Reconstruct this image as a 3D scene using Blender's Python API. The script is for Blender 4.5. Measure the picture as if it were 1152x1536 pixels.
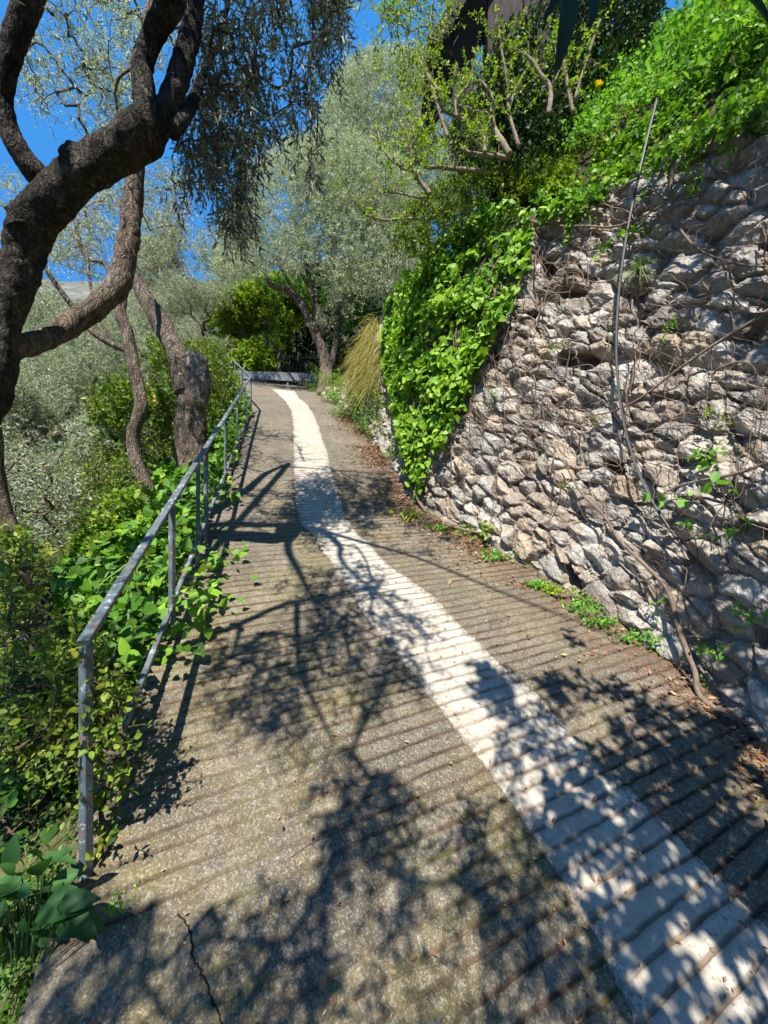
import bpy, math
import numpy as np

for o in list(bpy.data.objects):
    bpy.data.objects.remove(o)
SC = bpy.context.scene
COL = SC.collection

# ------------------------------------------------------------------ camera
FPX = 577.0                      # focal length in photo pixels (1152 x 1536)
cam_d = bpy.data.cameras.new('camera')
cam_d.sensor_fit = 'VERTICAL'
cam_d.sensor_height = 36.0
cam_d.lens = FPX / 1536.0 * 36.0
cam_d.clip_start = 0.05
cam_d.clip_end = 3000.0
cam = bpy.data.objects.new('camera', cam_d)
cam.location = (0, 0, 0)
cam.rotation_euler = (math.radians(90), 0, 0)
COL.objects.link(cam)
SC.camera = cam

# ------------------------------------------------------------------ light
SUN_TO = np.array([-0.09, -0.54, 0.79])
SUN_TO = SUN_TO / np.linalg.norm(SUN_TO)
SUN_EL = math.asin(SUN_TO[2])
SUN_AZ = math.atan2(SUN_TO[0], SUN_TO[1])
world = bpy.data.worlds.new('World')
SC.world = world
world.use_nodes = True
wn = world.node_tree.nodes
bg = wn.get('Background') or wn.new('ShaderNodeBackground')
sky = wn.new('ShaderNodeTexSky')
sky.sky_type = 'NISHITA'
sky.sun_disc = False
sky.sun_elevation = SUN_EL
sky.sun_rotation = SUN_AZ
sky.altitude = 300
sky.air_density = 1.0
sky.dust_density = 0.15
sky.ozone_density = 2.2
tone = wn.new('ShaderNodeHueSaturation')          # the deep clear blue of a dry southern spring sky
tone.inputs['Saturation'].default_value = 1.25
clear = wn.new('ShaderNodeMix'); clear.data_type = 'RGBA'
clear.inputs[0].default_value = 0.78
clear.inputs[7].default_value = (0.34, 2.0, 5.3, 1)
world.node_tree.links.new(sky.outputs[0], tone.inputs['Color'])
world.node_tree.links.new(tone.outputs[0], clear.inputs[6])
world.node_tree.links.new(clear.outputs[2], bg.inputs[0])
bg.inputs[1].default_value = 0.082
sun_d = bpy.data.lights.new('sun', 'SUN')
sun_d.energy = 5.0
sun_d.angle = math.radians(0.53)
sun_d.color = (1.0, 0.95, 0.86)
sun = bpy.data.objects.new('sun', sun_d)
from mathutils import Vector
sun.rotation_euler = Vector(SUN_TO.tolist()).to_track_quat('Z', 'Y').to_euler()
COL.objects.link(sun)
SC.view_settings.view_transform = 'Standard'
SC.view_settings.look = 'None'
SC.view_settings.exposure = 1.15
SC.view_settings.gamma = 1.0
SC.view_settings.use_curve_mapping = False
SC.cycles.max_bounces = 8
SC.cycles.transparent_max_bounces = 8
SC.cycles.use_adaptive_sampling = True
SC.cycles.adaptive_threshold = 0.02
SC.cycles.use_denoising = True

# ------------------------------------------------------------------ numpy helpers
RS = np.random.RandomState(7)
def A(*a): return np.array(a, dtype=float)
def nrm(v): return v / np.maximum(np.linalg.norm(v, axis=-1, keepdims=True), 1e-9)

def _hash(ix, iy, iz, seed):
    h = (ix * 374761393 + iy * 668265263 + iz * 2147483647 + seed * 974711) & 0x7fffffff
    h = ((h ^ (h >> 13)) * 1274126177) & 0x7fffffff
    h = ((h ^ (h >> 15)) * 2246822519) & 0x7fffffff
    return (h & 0xffff) / 65535.0
def vnoise(P, seed=0):
    """smooth value noise in 3D, -1..1"""
    P = np.asarray(P, float)
    i = np.floor(P).astype(np.int64); f = P - i
    f = f * f * (3 - 2 * f)
    r = 0
    for dx in (0, 1):
        wx = f[..., 0] if dx else 1 - f[..., 0]
        for dy in (0, 1):
            wy = f[..., 1] if dy else 1 - f[..., 1]
            for dz in (0, 1):
                wz = f[..., 2] if dz else 1 - f[..., 2]
                r = r + wx * wy * wz * _hash(i[..., 0] + dx, i[..., 1] + dy, i[..., 2] + dz, seed)
    return r * 2 - 1
def fbm(P, seed=0, oct=4):
    r = 0; a = 1.0; t = 0
    P = np.asarray(P, float)
    for k in range(oct):
        r = r + a * vnoise(P * 2 ** k + 13.7 * k, seed + k); t += a; a *= 0.5
    return r / t
def sstep(a, b, x):
    t = np.clip((x - a) / (b - a), 0, 1)
    return t * t * (3 - 2 * t)
def in_poly(pts, poly):
    x, y = pts[:, 0], pts[:, 1]
    poly = np.asarray(poly, float); n = len(poly); c = np.zeros(len(pts), bool)
    j = n - 1
    for i in range(n):
        xi, yi = poly[i]; xj, yj = poly[j]
        cond = ((yi > y) != (yj > y)) & (x < (xj - xi) * (y - yi) / (yj - yi + 1e-12) + xi)
        c ^= cond; j = i
    return c
def project(P):
    P = np.asarray(P, float); y = np.where(np.abs(P[..., 1]) < 1e-6, 1e-6, P[..., 1])
    return np.stack([576 + FPX * P[..., 0] / y, 768 - FPX * P[..., 2] / y], -1)
def in_frame(P, pad=0):
    q = project(P)
    return (P[..., 1] > 0.1) & (q[..., 0] > -pad) & (q[..., 0] < 1152 + pad) & (q[..., 1] > -pad) & (q[..., 1] < 1536 + pad)
def at(px, py, y):
    """point at depth y seen at photo pixel px, py"""
    return A((px - 576) / FPX * y, y, (768 - py) / FPX * y)
def catmull(P, n):
    P = np.asarray(P, float)
    if len(P) == 2:
        t = np.linspace(0, 1, n)[:, None]; return P[0] * (1 - t) + P[1] * t
    Q = np.vstack([2 * P[0] - P[1], P, 2 * P[-1] - P[-2]])
    m = len(P) - 1
    u = np.linspace(0, m - 1e-9, n); k = np.floor(u).astype(int); t = (u - k)[:, None]
    a, b, c, d = Q[k], Q[k + 1], Q[k + 2], Q[k + 3]
    return 0.5 * (2 * b + (c - a) * t + (2 * a - 5 * b + 4 * c - d) * t * t + (3 * b - a - 3 * c + d) * t ** 3)

# ------------------------------------------------------------------ mesh builder
class MB:
    def __init__(s):
        s.V = []; s.F = {}; s.n = 0; s.T = []
    def add(s, V, F, tint=0.5):
        V = np.asarray(V, float).reshape(-1, 3)
        if np.isscalar(tint): tint = np.full(len(V), float(tint))
        s.V.append(V); s.T.append(np.asarray(tint, float))
        for f in (F if isinstance(F, (list, tuple)) else [F]):
            f = np.asarray(f, np.int64)
            if f.size: s.F.setdefault(f.shape[1], []).append(f + s.n)
        s.n += len(V)
        return s
    def box(s, c, h, R=None, tint=0.5):
        v = np.array([[x, y, z] for x in (-1, 1) for y in (-1, 1) for z in (-1, 1)], float) * np.asarray(h, float)
        if R is not None: v = v @ np.asarray(R, float)
        f = [[0, 1, 3, 2], [4, 6, 7, 5], [0, 4, 5, 1], [2, 3, 7, 6], [0, 2, 6, 4], [1, 5, 7, 3]]
        return s.add(v + np.asarray(c, float), np.array(f), tint)
    def bar(s, p, q, w, h, up=(0, 0, 1), tint=0.5, bev=0.12):
        """rectangular bar from p to q with chamfered edges"""
        p = A(*p); q = A(*q); d = nrm(q - p); u = A(*up); r = nrm(np.cross(d, u)); u = np.cross(r, d)
        b = bev * min(w, h)
        o = [(-w / 2 + b, -h / 2), (w / 2 - b, -h / 2), (w / 2, -h / 2 + b), (w / 2, h / 2 - b), (w / 2 - b, h / 2), (-w / 2 + b, h / 2), (-w / 2, h / 2 - b), (-w / 2, -h / 2 + b)]
        n = max(2, int(np.linalg.norm(q - p) / 0.5) + 1)
        rings = [p + (q - p) * t + r * 0 for t in np.linspace(0, 1, n)]
        V = np.array([[c + r * a + u * e for a, e in o] for c in rings]).reshape(-1, 3)
        F = [[k * 8 + i, k * 8 + (i + 1) % 8, (k + 1) * 8 + (i + 1) % 8, (k + 1) * 8 + i] for k in range(n - 1) for i in range(8)]
        s.add(V, [np.array(F), np.array([[7, 6, 5, 4, 3, 2, 1, 0]]), np.array([[(n - 1) * 8 + i for i in range(8)]])], tint)
        return s
    def tube(s, P, r, sides=10, n=None, rough=0.0, rf=6.0, seed=0, tint=0.5, cap=True, lobes=0.0):
        P = np.asarray(P, float); r = np.broadcast_to(np.asarray(r, float), (len(P),)) if np.ndim(r) == 0 or len(np.atleast_1d(r)) == 1 else np.asarray(r, float)
        if n is None:
            L = np.linalg.norm(np.diff(P, axis=0), axis=1).sum(); n = int(max(len(P), min(120, L / max(0.5 * r.mean(), 0.012))))
        C = catmull(P, n); rr = np.interp(np.linspace(0, len(P) - 1, n), np.arange(len(P)), r)
        T = nrm(np.gradient(C, axis=0))
        N = np.zeros_like(C); a = A(0, 0, 1) if abs(T[0, 2]) < 0.9 else A(1, 0, 0)
        N[0] = nrm(a - T[0] * (a @ T[0]))
        for i in range(1, n):
            v = N[i - 1] - T[i] * (N[i - 1] @ T[i]); N[i] = nrm(v)
        B = np.cross(T, N)
        th = np.linspace(0, 2 * np.pi, sides, endpoint=False)
        dirs = np.cos(th)[None, :, None] * N[:, None] + np.sin(th)[None, :, None] * B[:, None]
        R = np.repeat(rr[:, None], sides, 1)
        if rough:
            base = C[:, None] + dirs * R[:, :, None]
            R = R * (1 + rough * fbm(base * rf, seed, 3) + 0.5 * rough * vnoise(base * rf * 4, seed + 9))
        if lobes:
            arc = np.linspace(0, 1, n)[:, None] * len(P)
            R = R * (1 + lobes * np.sin(th[None] * 3 + 1.3 * arc + seed) + 0.6 * lobes * np.sin(th[None] * 5 - 1.7 * arc + 2 * seed))
        V = (C[:, None] + dirs * R[:, :, None]).reshape(-1, 3)
        i = np.arange(n - 1)[:, None] * sides; j = np.arange(sides)[None]
        F = np.stack([i + j, i + (j + 1) % sides, i + sides + (j + 1) % sides, i + sides + j], -1).reshape(-1, 4)
        fs = [F]
        if cap:
            V = np.vstack([V, C[0], C[-1] + T[-1] * rr[-1] * 0.3]); k = n * sides
            t0 = np.array([[k, (q + 1) % sides, q] for q in range(sides)]); b = (n - 1) * sides
            t1 = np.array([[k + 1, b + q, b + (q + 1) % sides] for q in range(sides)])
            fs += [t0, t1]
        return s.add(V, fs, tint)
    def sticks(s, P0, P1, r0, r1, sides=3, tint=0.5):
        """many straight tapered sticks at once"""
        P0 = np.asarray(P0, float); P1 = np.asarray(P1, float); m = len(P0)
        if m == 0: return s
        d = nrm(P1 - P0); a = np.where(np.abs(d[:, 2:3]) < 0.9, A(0, 0, 1), A(1, 0, 0)); u = nrm(np.cross(d, a)); w = np.cross(d, u)
        th = np.linspace(0, 2 * np.pi, sides, endpoint=False)
        ring = np.cos(th)[None, :, None] * u[:, None] + np.sin(th)[None, :, None] * w[:, None]
        r0 = np.broadcast_to(r0, (m,))[:, None, None]; r1 = np.broadcast_to(r1, (m,))[:, None, None]
        V = np.concatenate([P0[:, None] + ring * r0, P1[:, None] + ring * r1], 1)
        q = np.arange(sides); f = np.stack([q, (q + 1) % sides, sides + (q + 1) % sides, sides + q], -1)
        F = (np.arange(m)[:, None, None] * 2 * sides + f[None]).reshape(-1, 4)
        if not np.isscalar(tint): tint = np.repeat(np.asarray(tint), 2 * sides)
        return s.add(V.reshape(-1, 3), F, tint)
    def leaves(s, tpl, P, D, N, S, W=None, tint=None):
        """tpl = (verts, faces); D length axis, N face normal, S length, W width factor"""
        tv, tf = tpl; m = len(P)
        if m == 0: return s
        D = nrm(D); X = nrm(np.cross(D, N)); N2 = np.cross(X, D)
        S = np.broadcast_to(S, (m,)); W = np.broadcast_to(1.0 if W is None else W, (m,))
        V = P[:, None] + S[:, None, None] * ((tv[None, :, 0:1] * W[:, None, None]) * X[:, None] + tv[None, :, 1:2] * D[:, None] + tv[None, :, 2:3] * N2[:, None])
        k = len(tv); fs = []
        for f in tf:
            fs.append((np.arange(m)[:, None, None] * k + f[None]).reshape(-1, f.shape[1]))
        if tint is None: tint = RS.rand(m)
        return s.add(V.reshape(-1, 3), fs, np.repeat(np.broadcast_to(tint, (m,)), k))
    def build(s, name, mat, parent=None, smooth=True, extra=None):
        if s.n == 0: return None
        V = np.vstack(s.V).astype(np.float32); T = np.concatenate(s.T).astype(np.float32)
        if parent is not None: V = V - np.array(world_loc(parent), np.float32)
        me = bpy.data.meshes.new(name)
        sizes = sorted(s.F); faces = [np.vstack(s.F[k]) for k in sizes]
        nl = sum(f.size for f in faces); npoly = sum(len(f) for f in faces)
        me.vertices.add(len(V)); me.vertices.foreach_set('co', V.ravel())
        me.loops.add(nl); me.loops.foreach_set('vertex_index', np.concatenate([f.ravel() for f in faces]).astype(np.int32))
        me.polygons.add(npoly)
        tot = np.concatenate([np.full(len(f), k) for k, f in zip(sizes, faces)])
        st = np.concatenate([[0], np.cumsum(tot)[:-1]])
        me.polygons.foreach_set('loop_start', st.astype(np.int32))
        me.polygons.foreach_set('use_smooth', np.full(npoly, bool(smooth)))
        me.update(calc_edges=True)
        a = me.attributes.new('tint', 'FLOAT', 'POINT'); a.data.foreach_set('value', T)
        for k, v in (extra or {}).items():
            a = me.attributes.new(k, 'FLOAT', 'POINT'); a.data.foreach_set('value', np.asarray(v, np.float32))
        me.validate()
        if mat: me.materials.append(mat)
        o = bpy.data.objects.new(name, me); COL.objects.link(o)
        if parent is not None: o.parent = parent
        return o

def world_loc(o):
    l = np.array(o.location, float)
    while o.parent is not None:
        o = o.parent; l = l + np.array(o.location, float)
    return l
def thing(name, label, cat, loc=(0, 0, 0), group=None):
    o = bpy.data.objects.new(name, None); o.location = tuple(float(x) for x in loc); o.empty_display_size = 0.1
    COL.objects.link(o); return tag(o, label, cat, group)
def tag(o, label, cat, group=None):
    o['label'] = label; o['category'] = cat
    if group: o['group'] = group
    return o
def kind(o, k, label=None):
    o['kind'] = k
    if label: o['label'] = label
    return o
def dup(root, loc, rotz=0, scale=1.0, label=None):
    r = root.copy(); COL.objects.link(r); r.location = tuple(float(x) for x in loc); r.rotation_euler = (0, 0, rotz); r.scale = (scale,) * 3
    if label: r['label'] = label
    for ch in list(root.children):
        c = ch.copy(); COL.objects.link(c); c.parent = r
        for g in list(ch.children):
            d = g.copy(); COL.objects.link(d); d.parent = c
    return r

def fuse(root, into_names=('crown', 'foliage', 'leaves', 'new_leaves'), from_names=('twigs', 'stem', 'branch')):
    """join loose twigs and stems into the foliage they carry, as one mesh with two materials"""
    base = lambda o: o.name.split('.')[0]
    dst = [c for c in root.children if base(c) in into_names]; src = [c for c in root.children if base(c) in from_names]
    if not dst or not src: return
    with bpy.context.temp_override(active_object=dst[0], object=dst[0], selected_objects=[dst[0]] + src, selected_editable_objects=[dst[0]] + src):
        bpy.ops.object.join()

# ------------------------------------------------------------------ leaf templates (x width, y length, z normal)
def _tri(v, f): return (np.array(v, float), [np.array(q) for q in f])
LANCE = _tri([[0, 0, 0], [.11, .3, .03], [.10, .65, .03], [0, 1, 0], [-.10, .65, .03], [-.11, .3, .03], [0, .3, -.01], [0, .65, -.01]],
             [[[0, 1, 6], [0, 6, 5], [2, 3, 7], [7, 3, 4]], [[1, 2, 7, 6], [6, 7, 4, 5]]])
LANCE_LO = _tri([[0, 0, 0], [.13, .45, .0], [0, 1, 0], [-.13, .45, .0]], [[[0, 1, 2, 3]]])
OVATE = _tri([[0, 0, 0], [.22, .2, .05], [.30, .45, .06], [.18, .78, .02], [0, 1, -.06], [-.18, .78, .02], [-.30, .45, .06], [-.22, .2, .05], [0, .22, 0], [0, .5, 0], [0, .78, -.02]],
             [[[0, 1, 8], [0, 8, 7], [3, 4, 10], [10, 4, 5]], [[1, 2, 9, 8], [8, 9, 6, 7], [2, 3, 10, 9], [9, 10, 5, 6]]])
OVATE_LO = _tri([[0, 0, 0], [.27, .3, .04], [.22, .7, .02], [0, 1, -.03], [-.22, .7, .02], [-.27, .3, .04], [0, .5, 0]],
                [[[0, 1, 6], [2, 3, 6], [3, 4, 6], [5, 0, 6], [1, 2, 6], [4, 5, 6]]])
HEART = _tri([[0, 0, 0], [.22, -.14, .03], [.46, .05, .05], [.42, .34, .05], [.24, .68, .02], [0, 1.0, -.07], [-.24, .68, .02], [-.42, .34, .05], [-.46, .05, .05], [-.22, -.14, .03], [0, .35, .0]],
             [[[0, 1, 10], [1, 2, 10], [2, 3, 10], [3, 4, 10], [4, 5, 10], [5, 6, 10], [6, 7, 10], [7, 8, 10], [8, 9, 10], [9, 0, 10]]])
LOBED = _tri([[0, 0, 0], [.28, -.16, .04], [.52, .12, .07], [.26, .32, .01], [.34, .62, .05], [.13, .62, .0], [0, 1.0, -.05], [-.13, .62, .0], [-.34, .62, .05], [-.26, .32, .01], [-.52, .12, .07], [-.28, -.16, .04], [0, .33, 0]],
             [[[i, i + 1, 12] for i in range(11)] + [[11, 0, 12]]])

def _broad():
    t = np.linspace(0, 1, 8); w = .30 * np.sin(np.pi * t ** .8) ** .9 * (1 - .15 * t); z = -.30 * t ** 2; v = []; f = []
    for i in range(8): v += [[-w[i], t[i], z[i] + .32 * w[i]], [-w[i] * .5, t[i], z[i] + .13 * w[i]], [0, t[i], z[i]], [w[i] * .5, t[i], z[i] + .13 * w[i]], [w[i], t[i], z[i] + .32 * w[i]]]
    for i in range(7):
        for k in range(4): f.append([5 * i + k, 5 * i + k + 1, 5 * i + k + 6, 5 * i + k + 5])
    return _tri(v, [f])
BROAD = _broad()
def rand_dirs(n): return nrm(RS.randn(n, 3))
def perp(d):
    r = RS.randn(*d.shape); return nrm(r - d * (r * d).sum(-1, keepdims=True))
def sprigs(mb, stem, P, D, L, m, tpl, size, spread=0.8, droop=0.15, up=0.6, tint=None, W=None, jit=0.25, r=0.0015, curve=None):
    """P,D sprig bases & directions (n,3); m leaves each."""
    n = len(P)
    if n == 0: return
    D = nrm(D); L = np.broadcast_to(L, (n,))
    t = (np.arange(m) + 0.6) / m
    dr = A(0, 0, -1) * droop
    pos = P[:, None] + L[:, None, None] * (D[:, None] * t[None, :, None] + dr * (t ** 2)[None, :, None])
    ax1 = perp(D); ax2 = np.cross(D, ax1)
    ang = (np.arange(m) * 2.4)[None] + RS.rand(n, 1) * 6.28
    side = np.cos(ang)[..., None] * ax1[:, None] + np.sin(ang)[..., None] * ax2[:, None]
    Dl = nrm(D[:, None] * (1 - spread * 0.6) + side * spread + RS.randn(n, m, 3) * jit + dr * 0.6)
    Nl = nrm((SUN_TO * .7 + A(0, 0, .4)) * up + RS.randn(n, m, 3) * 0.5 + side * 0.25)
    S = size * (0.65 + 0.6 * RS.rand(n, m)) * (1.05 - 0.35 * t[None])
    if tint is None: tn = np.clip(RS.rand(n, 1) * 0.55 + RS.rand(n, m) * 0.45, 0, 1)
    else: tn = np.clip(np.broadcast_to(np.asarray(tint).reshape(-1, 1), (n, m)) + RS.randn(n, m) * 0.12, 0, 1)
    mb.leaves(tpl, pos.reshape(-1, 3), Dl.reshape(-1, 3), Nl.reshape(-1, 3), S.ravel(), W, tn.ravel())
    if stem is not None:
        k = 3; tt = np.linspace(0, 1, k + 1)
        Q = P[:, None] + L[:, None, None] * (D[:, None] * tt[None, :, None] + dr * (tt ** 2)[None, :, None])
        for i in range(k): stem.sticks(Q[:, i], Q[:, i + 1], r * (1.4 - .35 * i), r * (1.05 - .35 * i))
def blades(mb, P, D, L, W, bend=0.6, seg=4, tint=None):
    """grass or strap leaves: curved tapered strips"""
    n = len(P)
    if n == 0: return
    D = nrm(D); L = np.broadcast_to(L, (n,)); W = np.broadcast_to(W, (n,)); bend = np.broadcast_to(bend, (n,))
    t = np.linspace(0, 1, seg + 1)
    out = D.copy(); out[:, 2] = 0; out = nrm(out + 1e-6 * RS.randn(n, 3))
    C = P[:, None] + L[:, None, None] * (D[:, None] * (t - 0.15 * bend[:, None] * t ** 2)[..., None] + (out * 0.35)[:, None] * (bend[:, None] * t ** 2)[..., None] + A(0, 0, -1) * (bend[:, None] * t[None] ** 2)[..., None])
    X = nrm(np.cross(D, A(0, 0, 1)) + RS.randn(n, 3) * 0.35)
    w = np.array([.75, 1, .9, .65, .06]) if seg == 4 else np.interp(t, [0, .25, .6, 1], [.7, 1, .85, .05])
    h = (W[:, None] * w[None])[..., None] * 0.5
    Vv = np.stack([C - X[:, None] * h, C + X[:, None] * h], 2).reshape(-1, 3)
    k = 2 * (seg + 1); f = np.array([[2 * i, 2 * i + 1, 2 * i + 3, 2 * i + 2] for i in range(seg)])
    F = (np.arange(n)[:, None, None] * k + f[None]).reshape(-1, 4)
    if tint is None: tint = RS.rand(n)
    mb.add(Vv, F, np.repeat(np.broadcast_to(tint, (n,)), k))

# ------------------------------------------------------------------ materials
def newmat(name):
    m = bpy.data.materials.new(name); m.use_nodes = True
    nt = m.node_tree; nt.nodes.clear()
    out = nt.nodes.new('ShaderNodeOutputMaterial')
    return m, nt, out
class G:
    """tiny node-graph helper"""
    def __init__(s, name):
        s.m, s.nt, s.out = newmat(name); s.L = s.nt.links.new
    def n(s, t, **kw):
        x = s.nt.nodes.new(t)
        for k, v in kw.items(): setattr(x, k, v)
        return x
    def inp(s, node, key, v):
        i = node.inputs[key]
        if isinstance(v, bpy.types.NodeSocket): s.L(v, i)
        elif isinstance(v, (tuple, list)) and len(v) == 3 and i.type == 'RGBA': i.default_value = (*v, 1)
        else: i.default_value = v
    def co(s): return s.n('ShaderNodeTexCoord').outputs['Object']
    def attr(s, name): return s.n('ShaderNodeAttribute', attribute_name=name).outputs['Fac']
    def noise(s, vec, scale, detail=4, rough=0.55, dist=0.0):
        x = s.n('ShaderNodeTexNoise'); s.inp(x, 'Vector', vec); s.inp(x, 'Scale', scale); s.inp(x, 'Detail', detail); s.inp(x, 'Roughness', rough); s.inp(x, 'Distortion', dist)
        return x.outputs['Fac']
    def voro(s, vec, scale, feature='F1', out='Distance', rnd=1.0):
        x = s.n('ShaderNodeTexVoronoi', feature=feature); s.inp(x, 'Vector', vec); s.inp(x, 'Scale', scale); s.inp(x, 'Randomness', rnd)
        return x.outputs[out]
    def ramp(s, f, stops, interp='LINEAR'):
        x = s.n('ShaderNodeValToRGB'); s.inp(x, 'Fac', f); r = x.color_ramp; r.interpolation = interp
        while len(r.elements) < len(stops): r.elements.new(0.5)
        for e, (p, c) in zip(r.elements, stops):
            e.position = p; e.color = (*c, 1) if np.ndim(c) else (c, c, c, 1)
        return x.outputs['Color']
    def mix(s, f, a, b, mode='MIX'):
        x = s.n('ShaderNodeMix', data_type='RGBA', blend_type=mode)
        s.inp(x, 0, f); s.inp(x, 6, a); s.inp(x, 7, b); return x.outputs[2]
    def math(s, op, a, b=0.0, clamp=False):
        x = s.n('ShaderNodeMath', operation=op, use_clamp=clamp); s.inp(x, 0, a); s.inp(x, 1, b); return x.outputs[0]
    def mapping(s, vec, scale=(1, 1, 1), rot=(0, 0, 0)):
        x = s.n('ShaderNodeMapping'); s.inp(x, 'Vector', vec); x.inputs['Scale'].default_value = scale; x.inputs['Rotation'].default_value = rot
        return x.outputs[0]
    def bump(s, h, strength=0.5, dist=0.01, normal=None):
        x = s.n('ShaderNodeBump'); s.inp(x, 'Height', h); s.inp(x, 'Strength', strength); s.inp(x, 'Distance', dist)
        if normal is not None: s.inp(x, 'Normal', normal)
        return x.outputs[0]
    def bsdf(s, col, rough=0.8, spec=0.3, metal=0.0, normal=None):
        x = s.n('ShaderNodeBsdfPrincipled'); s.inp(x, 'Base Color', col); s.inp(x, 'Roughness', rough); s.inp(x, 'Specular IOR Level', spec); s.inp(x, 'Metallic', metal)
        if normal is not None: s.inp(x, 'Normal', normal)
        return x.outputs[0]
    def done(s, sh):
        s.L(sh, s.out.inputs['Surface']); return s.m
def leaf_mat(name, stops, back=None, trans=0.3, rough=0.45, spec=0.35, tcol=None):
    g = G(name)
    c = g.ramp(g.attr('tint'), stops)
    n = g.noise(g.co(), 9.0, 2); c = g.mix(g.math('MULTIPLY', n, 0.35), c, g.mix(1.0, c, (0.45, 0.5, 0.35), 'MULTIPLY'))
    front = c
    if back is not None:
        c = g.mix(g.n('ShaderNodeNewGeometry').outputs['Backfacing'], c, g.mix(0.65, c, back))
    p = g.bsdf(c, rough, spec)
    t = g.n('ShaderNodeBsdfTranslucent'); g.inp(t, 'Color', g.mix(1.0, front, tcol or (1.5, 1.6, 0.5), 'MULTIPLY'))
    x = g.n('ShaderNodeMixShader'); x.inputs[0].default_value = trans; g.L(p, x.inputs[1]); g.L(t.outputs[0], x.inputs[2])
    return g.done(x.outputs[0])
def bark_mat(name, dark, mid, light, scale=14.0, bumpd=0.012, stretch=(1, 1, .3)):
    g = G(name); co = g.co(); m = g.mapping(co, stretch)
    wv = g.n('ShaderNodeTexNoise'); g.inp(wv, 'Vector', co); g.inp(wv, 'Scale', scale * .8); g.inp(wv, 'Detail', 3.0)
    sc_ = g.n('ShaderNodeVectorMath', operation='SCALE'); g.L(wv.outputs['Color'], sc_.inputs[0]); sc_.inputs[3].default_value = .09
    ad = g.n('ShaderNodeVectorMath', operation='ADD'); g.L(m, ad.inputs[0]); g.L(sc_.outputs[0], ad.inputs[1])
    ve = g.voro(ad.outputs[0], scale * 2.2, 'DISTANCE_TO_EDGE')
    n1 = g.noise(m, scale, 8, .72, 1.2); n2 = g.noise(co, 2.3, 4, .6); n3 = g.noise(m, scale * 3.1, 5, .7, .8)
    c = g.ramp(n1, [(.34, dark), (.5, mid), (.68, light)])
    c = g.mix(g.ramp(n2, [(.48, 0.0), (.68, .55)]), c, light)
    c = g.mix(g.ramp(n3, [(.36, .7), (.5, 0.0)]), c, dark)
    c = g.mix(g.ramp(g.noise(co, 6.0, 4, .7), [(.58, 0.0), (.7, .35)]), c, (.16, .17, .12))
    c = g.mix(g.ramp(ve, [(0, .8), (.10, 0.0)]), c, dark)
    h = g.math('ADD', g.math('ADD', n1, g.math('MULTIPLY', n3, .5)), g.math('MULTIPLY', g.ramp(ve, [(0, 0.0), (.2, 1.0)]), .35))
    return g.done(g.bsdf(c, .9, .15, 0, g.bump(h, 1.0, bumpd)))
# ------------------------------------------------------------------ path surface
AL = math.radians(17.0); SA, CA = math.sin(AL), math.cos(AL)
_ss = np.array([-40, -6, -1, 1.7, 3.5, 6, 8.5, 10, 12, 14, 16, 20, 40, 70, 150, 300, 380, 460, 900.])
_sl = np.array([.10, .22, .33, .46, .50, .51, .49, .45, .41, .39, .36, .34, .40, .46, .60, .72, .55, -.2, -.4])
_st = np.arange(-40, 900, 0.02); _sv = np.cumsum(np.interp(_st, _ss, _sl)) * 0.02
_sv = _sv - np.interp(1.727, _st, _sv) - 1.377
def F(s): return np.interp(s, _st, _sv)
def sc(x, y): return -SA * x + CA * y, CA * x + SA * y
def xy(s, c): return -SA * s + CA * c, CA * s + SA * c
def on_path(px, py):
    """photo pixel -> point on the path surface"""
    px = np.atleast_1d(np.asarray(px, float)); py = np.atleast_1d(np.asarray(py, float))
    dx = (px - 576) / FPX; dz = (768 - py) / FPX
    y = np.linspace(0.3, 30, 6000)
    out = np.zeros((len(px), 3))
    for i in range(len(px)):
        s = y * (CA - SA * dx[i]); f = F(s) - dz[i] * y
        k = np.where((f[:-1] < 0) & (f[1:] >= 0))[0]
        yy = y[k[0]] if len(k) else y[np.argmin(np.abs(f))]
        if len(k):
            j = k[0]; yy = y[j] + (y[j + 1] - y[j]) * (-f[j]) / (f[j + 1] - f[j])
        out[i] = (dx[i] * yy, yy, dz[i] * yy)
    return out
def edge_fn(pix, ext_lo=None, ext_hi=None):
    P = on_path([p[0] for p in pix], [p[1] for p in pix]); s, c = sc(P[:, 0], P[:, 1])
    o = np.argsort(s); return s[o], c[o]
# post / left edge line: from (128,1315) towards the rail's vanishing point (429,481), then the far branch to the left
LEFT_PX = [(60, 1536), (104, 1395), (124, 1325), (190, 1143), (262, 944), (300, 838), (340, 728), (366, 656), (378, 622)]
RIGHT_PX = [(1280, 1215), (1160, 1115), (1050, 1030), (940, 950), (820, 872), (700, 802), (640, 765), (606, 738), (592, 705), (575, 678), (545, 645), (515, 616), (492, 599), (478, 590)]
sl, cl = edge_fn(LEFT_PX); sr, cr = edge_fn(RIGHT_PX)
print('LEFT s,c', np.round(sl, 2), np.round(cl, 2)); print('RIGHT', np.round(sr, 2), np.round(cr, 2))
def ext(s, c, lo, clo, hi, chi):
    return np.concatenate([lo, s, hi]), np.concatenate([clo, c, chi])
g0 = (cl[1] - cl[0]) / (sl[1] - sl[0])
SL, CLL = ext(sl, cl - 0.06, [-6, sl[0] - .6], [cl[0] - .9, cl[0] - .25], [11.5, 13.5, 17, 20], [-1.0, -1.9, -2.8, -3.4])
gr = (cr[3] - cr[0]) / (sr[3] - sr[0])
SR, CRR = ext(sr, cr, [-5.0, 0.0], [cr[0] + gr * (-5.0 - sr[0]) * .6, cr[0] + gr * (0.0 - sr[0]) * .8], [17, 20], [cr[-1] + .4, cr[-1] + 1.0])
def cL(s): return np.interp(s, SL, CLL)
def cR(s): return np.interp(s, SR, CRR)

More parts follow.
